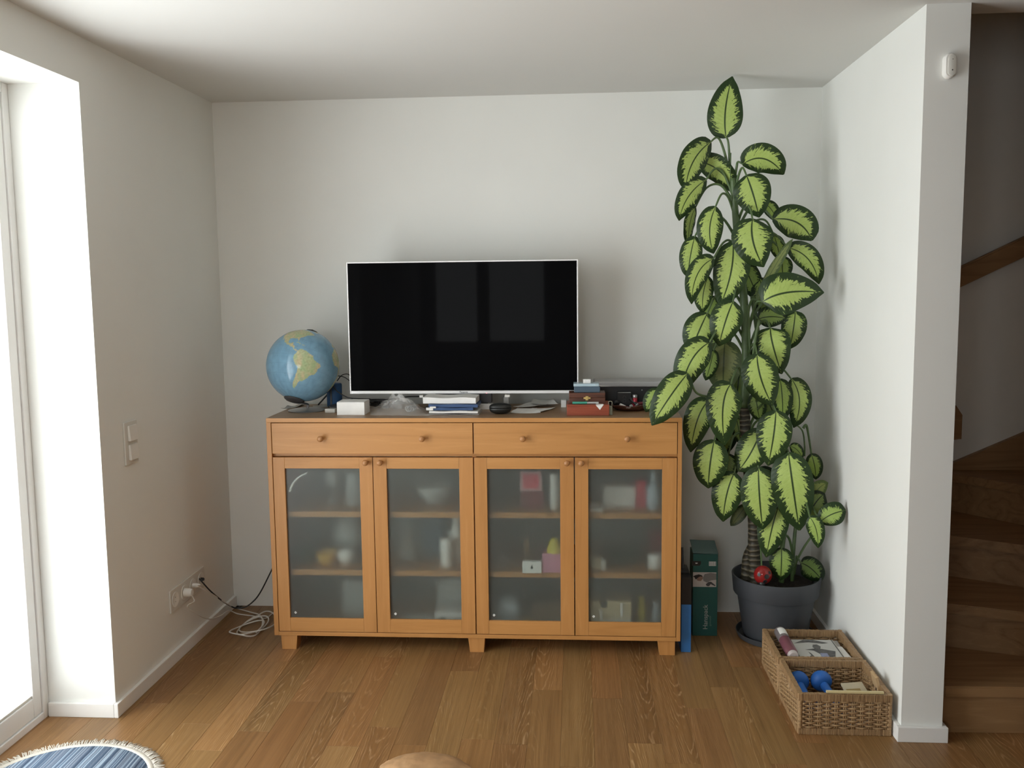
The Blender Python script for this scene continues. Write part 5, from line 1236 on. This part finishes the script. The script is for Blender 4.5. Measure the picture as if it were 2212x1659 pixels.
bm = box(-0.005, 0.005, -0.03, 0.03, -0.025, 0.025, bev=0.001, mat=Matrix.Translation((2.835, -1.125, 0.155)) @ Matrix.Rotation(radians(-14), 4, 'Y'))
single('cardboard_tag', bm, cm('tan_card', (0.50, 0.34, 0.18), 0.7), 'tan cardboard piece stuck at right rim of front basket', 'cardboard', (2.835, -1.125, 0.15))

# ------------------------------------------------------------------ switches, sockets, cables on the left wall
sw = thing('light_switch', 'double white rocker switch on the left wall', 'switch', (0, -0.993, 1.015))
part('plate', box(0.0002, 0.008, -1.045, -0.942, 0.931, 1.099, bev=0.003), PLASG, sw)
for z0, z1 in ((1.023, 1.083), (0.948, 1.008)):
    bm = bmesh.new(); v = bx(bm, 0.0082, 0.0145, -1.022, -0.957, z0, z1)
    for q in v:
        if q.co.x > 0.01 and q.co.z < z0+0.01: q.co.x += 0.005
    bmesh.ops.bevel(bm, geom=list(bm.edges), offset=0.0015, segments=2, affect='EDGES')
    part('rocker', bm, PLASW, sw)
so = thing('socket_strip', 'white row of four wall sockets near the floor corner', 'socket', (0, -0.546, 0.271))
part('plate', box(0.0002, 0.008, -0.729, -0.364, 0.222, 0.321, bev=0.003), PLASG, so)
for i in range(4):
    yc = -0.684+i*0.0913
    bm = bmesh.new(); lathe(bm, [(0.033, 0.0082), (0.033, 0.0105), (0.0265, 0.0105), (0.0225, 0.0086), (0, 0.0086)], 0, yc, 0.2715, 28, 'x'); part('outlet', bm, PLASW, so, smooth=35)
    bm = bmesh.new()
    for dz in (-0.0095, 0.0095): lathe(bm, [(0, 0.0089), (0.0026, 0.0089), (0.0026, 0.0085), (0, 0.0085)], 0, yc+0, 0.2715+dz, 10, 'x')
    part('contact_holes', bm, BLACK, so)
CABW = cm('white_cable', (0.68, 0.67, 0.63), 0.4)
cpl = bmesh.new(); yc = -0.684+0.0913
cord = thing('white_extension_cable', 'white cable coiled on the floor beside the sideboard, plugged at left', 'cable', (0.05, yc, 0.25))
bm = bmesh.new(); lathe(bm, [(0, 0.010), (0.019, 0.010), (0.019, 0.03), (0.015, 0.045), (0, 0.047)], 0, yc, 0.2715, 20, 'x'); cpl.free()
part('plug', bm, PLASW, cord, smooth=40)
fp = lambda u, v, z=0.004: at(u, v, 'z', z)
pts = [(0.04, yc, 0.262), (0.05, yc+0.004, 0.23), at(405, 1310, 'x', 0.05), at(428, 1328, 'x', 0.05), at(452, 1337, 'x', 0.045), at(475, 1331, 'x', 0.032), at(494, 1319, 'x', 0.045), fp(514, 1326, 0.006), fp(548, 1331), fp(573, 1336), fp(590, 1324), fp(604, 1321), fp(640, 1322)]
bm = bmesh.new(); tube(bm, pts, 0.0028, 7, 8)
part('lead', bm, CABW, cord, smooth=True)
# coiled loops
lp = []
for k in range(46):
    a_ = 2*pi*k/13.0; ccx = 0.195+0.05*(k/46)+0.012*sin(k*0.7); ccy = -0.34+0.16*(k/46)
    rx_, ry_ = 0.060+0.018*sin(k*0.41), 0.115+0.03*cos(k*0.33)
    lp.append((ccx+rx_*cos(a_), ccy-0.06+ry_*sin(a_), 0.006+0.010*(1+sin(k*0.9))))
bm = bmesh.new(); tube(bm, lp, 0.0034, 7, 5); part('coil', bm, CABW, cord, smooth=True)
c2 = thing('white_data_cable', 'white cable hanging from the third socket with slim plug', 'cable', (0.04, -0.5, 0.27))
yc = -0.684+2*0.0913
bm = bmesh.new(); lathe(bm, [(0, 0.009), (0.011, 0.009), (0.012, 0.025), (0.007, 0.045), (0, 0.046)], 0, yc, 0.272, 14, 'x'); part('plug', bm, PLASW, c2, smooth=40)
bm = bmesh.new(); tube(bm, [(0.043, yc, 0.272), at(426, 1266, 'x', 0.07), at(446, 1276, 'x', 0.075), at(470, 1291, 'x', 0.08), at(492, 1305, 'x', 0.09), fp(505, 1312, 0.01), fp(540, 1322, 0.008), fp(560, 1328, 0.01), fp(570, 1340, 0.01)], 0.0028, 7, 8); part('lead', bm, CABW, c2, smooth=True)
c3 = thing('black_antenna_cable', 'thin black cable from the fourth socket to behind the sideboard', 'cable', (0.03, -0.41, 0.27))
bm = bmesh.new(); tube(bm, [at(431, 1250, 'x', 0.01), at(434, 1254, 'x', 0.03), at(455, 1277, 'x', 0.06), at(480, 1298, 'x', 0.085), at(498, 1309, 'y', -0.14), at(512, 1314, 'y', -0.13), at(530, 1311, 'y', -0.12), at(546, 1300, 'y', -0.11), at(562, 1280, 'y', -0.10), at(586, 1233, 'y', -0.09), at(606, 1190, 'y', -0.06), (0.52, -0.045, 0.75), (0.64, -0.042, 0.98), (0.76, -0.06, 1.055), (0.86, -0.16, 1.056)], 0.0034, 8, 8); part('lead', bm, BLACK, c3, smooth=True)
bm = bmesh.new(); lathe(bm, [(0, 0.009), (0.008, 0.009), (0.008, 0.02), (0.005, 0.024), (0, 0.024)], 0, -0.684+3*0.0913, 0.272, 12, 'x'); part('plug', bm, BLACK, c3, smooth=40)

# motion sensor on the end of the right wall
q = at(2048, 144, 'y', WE)
ms = thing('motion_sensor', 'small white rounded motion sensor high on the end of right wall', 'sensor', (q.x, WE, q.z))
def capsule(cx, cz, hw, hh, y0, y1, n=14, taper=0.75):
    bm = bmesh.new()
    def ring(k, y):
        P = []
        for i in range(n): 
            a = pi*i/(n-1); P.append((cx+hw*k*cos(a), y, cz+(hh-hw)+hw*k*sin(a)))
        for i in range(n):
            a = pi+pi*i/(n-1); P.append((cx+hw*k*cos(a), y, cz-(hh-hw)+hw*k*sin(a)))
        return [bm.verts.new(p_) for p_ in P]
    R_ = [ring(1, y0), ring(1, y0+(y1-y0)*0.7), ring(taper, y1)]
    for a, b in zip(R_, R_[1:]):
        for k in range(len(a)): bm.faces.new((a[k], a[(k+1) % len(a)], b[(k+1) % len(a)], b[k]))
    bm.faces.new(R_[0]); bm.faces.new(R_[-1]); return bm
part('housing', capsule(q.x, q.z, 0.019, 0.040, WE-0.0003, WE-0.022), PLASW, ms, smooth=40)
part('front_cover', capsule(q.x+0.004, q.z, 0.013, 0.033, WE-0.0222, WE-0.027), PLASG, ms, smooth=40)
bm = bmesh.new(); lathe(bm, [(0, 0), (0.0022, 0), (0.0018, 0.0008), (0, 0.001)], q.x+0.004, WE-0.0271, q.z-0.016, 12, 'y'); lathe(bm, [(0, 0), (0.0014, 0), (0, 0.0006)], q.x+0.004, WE-0.0271, q.z+0.018, 10, 'y'); part('lens', bm, BLACK, ms)

# ------------------------------------------------------------------ winding staircase on the right
st = thing('staircase', 'dim winding oak staircase behind the white wall end at right', 'stairs', (3.6, -0.6, 0))
NOSE = [((3.022, -1.222), (4.12, -1.20)), ((3.03, -0.82), (4.12, -1.195)), ((3.03, -0.377), (4.12, -1.00)), ((3.40, -0.03), (4.12, -0.88)), ((3.75, -0.03), (4.12, -0.76))]
def tread(pa, pb, qa, qb, z, h0):
    bm = bmesh.new()
    prism(bm, [pa, pb, qb, qa], z-0.04, z)
    bmesh.ops.recalc_face_normals(bm, faces=bm.faces)
    bmesh.ops.bevel(bm, geom=[e for e in bm.edges], offset=0.004, segments=2, affect='EDGES')
    part('tread', bm, STAIRW, st)
    d = Vector((pb[0]-pa[0], pb[1]-pa[1])).normalized(); nrm = Vector((-d.y, d.x))
    o1 = nrm*0.022; o2 = nrm*0.040
    bm = bmesh.new(); prism(bm, [(pa[0]+o1.x, pa[1]+o1.y), (pb[0]-0.002, pb[1]+o1.y), (pb[0]-0.002, pb[1]+o2.y), (pa[0]+o2.x, pa[1]+o2.y)], h0, z-0.0405)
    part('riser', bm, STAIRW, st)
for i in range(4):
    pa, pb = NOSE[i]
    if i < 3: qa, qb = NOSE[i+1]; qa = (qa[0], qa[1]+0.045); qb = (qb[0], qb[1]+0.045)
    else: qa, qb = (4.0, -0.032), (4.118, -0.033)
    xl = 3.0415
    pa = (max(pa[0], xl), pa[1]); qa = (max(qa[0], xl), min(qa[1], -0.032))
    if i == 2: 
        bm = bmesh.new(); prism(bm, [pa, (4.118, pb[1]), (4.118, -0.835), (3.45, -0.032), (xl, -0.032)], 0.50, 0.54); part('tread', bm, STAIRW, st)
        d = Vector((pb[0]-pa[0], pb[1]-pa[1])).normalized(); nn = Vector((-d.y, d.x)); o1, o2 = nn*0.022, nn*0.04
        bm = bmesh.new(); prism(bm, [(pa[0], pa[1]+0.022), (4.117, pb[1]+0.022), (4.117, pb[1]+0.04), (pa[0], pa[1]+0.04)], 0.36, 0.4995); part('riser', bm, STAIRW, st)
        continue
    tread(pa, (4.118, pb[1]), qa, (4.118, qb[1]), 0.18*(i+1), 0.18*i+0.0005)
bm = bmesh.new(); prism(bm, [(XP+0.001, 0.0), (XP+0.001, 0.53), (3.527, 0.753), (3.849, 0.898), (4.119, 1.02), (4.119, 0.0)], -0.028, -0.001, 'xz'); part('stringer', bm, STAIRW, st)
bm = bmesh.new(); prism(bm, [(-1.225, 0.0), (-1.225, 0.20), (-0.8, 0.48), (-0.03, 0.66), (-0.03, 0.0)], XP+0.001, XP+0.018, 'yz'); part('stringer', bm, STAIRW, st)
a, b, c0, d0 = at(2075, 575, 'y', -0.06), at(2212, 510, 'y', -0.06), at(2072, 620, 'y', -0.06), at(2212, 558, 'y', -0.06)
hr = thing('handrail', 'brown wooden handrail sloping up the dim stairwell wall', 'handrail', (a.x, -0.06, a.z))
sl = (b.z-a.z)/(b.x-a.x); xa, xb = 3.30, 4.1
def hz(x, r0): return r0.z+(x-r0.x)*sl
bm = bmesh.new(); prism(bm, [(xa, hz(xa, c0)), (xb, hz(xb, c0)), (xb, hz(xb, a)), (xa, hz(xa, a))], -0.085, -0.045, 'xz'); bmesh.ops.recalc_face_normals(bm, faces=bm.faces); bmesh.ops.bevel(bm, geom=list(bm.edges), offset=0.006, segments=2, affect='EDGES')
part('rail', bm, STAIRW, hr)
for x in (3.45, 3.95):
    bm = bmesh.new(); z_ = hz(x, c0)+0.03; tube(bm, [(x, -0.046, z_), (x, 0.0, z_)], 0.008, 10, 0); part('bracket', bm, DGREY, hr)
a, b = at(2058, 880, 'y', -0.06), at(2075, 948, 'y', -0.06)
bm = bmesh.new(); prism(bm, [(a.x-0.10, b.z-0.02), (b.x-0.012, b.z), (b.x, b.z), (b.x, a.z-0.035), (b.x-0.03, a.z+0.01), (a.x-0.10, a.z+0.01)], -0.07, -0.001, 'xz')
single('rail_end', bm, STAIRW, 'small wooden rail end on stairwell wall just beside the white wall edge', 'handrail', (a.x, -0.03, b.z))

# ------------------------------------------------------------------ round rug and leather pouf in the foreground
RC = (0.063, -1.735); RR = 0.285
RUG, p = new_mat('striped_weave'); m = RUG
tc = N(m, 'ShaderNodeTexCoord'); mp = N(m, 'ShaderNodeMapping'); mp.inputs['Rotation'].default_value = (0, 0, radians(-2)); L(m, tc.outputs['Object'], mp.inputs['Vector'])
sx = N(m, 'ShaderNodeSeparateXYZ'); L(m, mp.outputs[0], sx.inputs[0])
n1 = N(m, 'ShaderNodeTexNoise', noise_dimensions='1D'); n1.inputs['Scale'].default_value = 62; n1.inputs['Detail'].default_value = 2
ws = N(m, 'ShaderNodeTexNoise'); ws.inputs['Scale'].default_value = 9; L(m, tc.outputs['Object'], ws.inputs['Vector'])
ma = N(m, 'ShaderNodeMath', operation='MULTIPLY_ADD'); ma.inputs[1].default_value = 0.008; L(m, ws.outputs['Fac'], ma.inputs[0]); L(m, sx.outputs[0], ma.inputs[2]); L(m, ma.outputs[0], n1.inputs['W'])
r = ramp(m, n1.outputs['Fac'], [(0.32, (0.030, 0.055, 0.10)), (0.43, (0.065, 0.115, 0.19)), (0.50, (0.13, 0.16, 0.22)), (0.57, (0.36, 0.46, 0.57)), (0.65, (0.075, 0.125, 0.20))])
L(m, r.outputs['Color'], p.inputs['Base Color']); p.inputs['Roughness'].default_value = 0.95
bpn = N(m, 'ShaderNodeBump'); bpn.inputs['Strength'].default_value = 0.5; bpn.inputs['Distance'].default_value = 0.003; n3 = N(m, 'ShaderNodeTexNoise'); n3.inputs['Scale'].default_value = 260; L(m, tc.outputs['Object'], n3.inputs['Vector']); L(m, n3.outputs['Fac'], bpn.inputs['Height']); L(m, bpn.outputs[0], p.inputs['Normal'])
FRG = cm('cream_cotton', (0.66, 0.62, 0.55), 0.95, bump=0.6)
rug = thing('round_rug', 'round blue striped rug with cream fringe at lower left', 'rug', (RC[0], RC[1], 0))
bm = bmesh.new(); lathe(bm, [(0, 0.0006), (RR, 0.0006), (RR+0.001, 0.005), (RR-0.004, 0.0085), (0, 0.0085)], RC[0], RC[1], 0, 64); part('field', bm, RUG, rug, smooth=40)
bm = bmesh.new(); lathe(bm, [(RR-0.006, 0.0086), (RR-0.002, 0.0105), (RR+0.012, 0.009), (RR+0.015, 0.0008), (RR+0.002, 0.0004)], RC[0], RC[1], 0, 64); part('border', bm, FRG, rug, smooth=True)
bm = bmesh.new(); rr = random.Random(4)
for k in range(620):
    a_ = 2*pi*k/620+rr.uniform(-0.004, 0.004); bnd = 0.35*noise.noise(Vector((a_*9, 0, 2)))+rr.uniform(-0.28, 0.28); l_ = 0.030*(1+rr.uniform(-0.25, 0.35))
    p0 = Vector((RC[0]+(RR+0.010)*cos(a_), RC[1]+(RR+0.010)*sin(a_), 0.006)); dr = Vector((cos(a_+bnd), sin(a_+bnd), 0))
    tube(bm, [p0, p0+dr*l_*0.5+Vector((0, 0, rr.uniform(0.0, 0.008))), p0+dr*l_+Vector((0, 0, rr.uniform(-0.003, 0.003)))], lambda t: 0.0020-0.0008*t, 5, 2)
for q in bm.verts: q.co.z = max(q.co.z, 0.0006)
part('fringe', bm, FRG, rug, smooth=True, kind='stuff')

TAN = plain('tan_leather', (0.40, 0.235, 0.115), rough=0.55, var=0.22, scale=22, bump=0.6, bscale=45)
c = at(905, 1712, 'z', 0.0)
bm = bmesh.new(); bmesh.ops.create_icosphere(bm, subdivisions=5, radius=1)
for q in bm.verts:
    x, y, z = q.co
    w_ = 1+0.07*noise.noise(Vector((x*2.2, y*2.2, z*2.2+5)))+0.05*abs(noise.noise(Vector((x*5, y*5, z*5))))
    q.co = Vector((c.x+x*0.135*w_+(0.045 if x > 0.2 else 0)*max(0, x), c.y+y*0.12*w_, 0.053+z*0.053*w_))
    q.co.z = max(q.co.z, 0.0005)
single('leather_pouf', bm, TAN, 'low lumpy tan leather cushion cut off at the bottom edge', 'pouf', (c.x, c.y, 0), smooth=True)
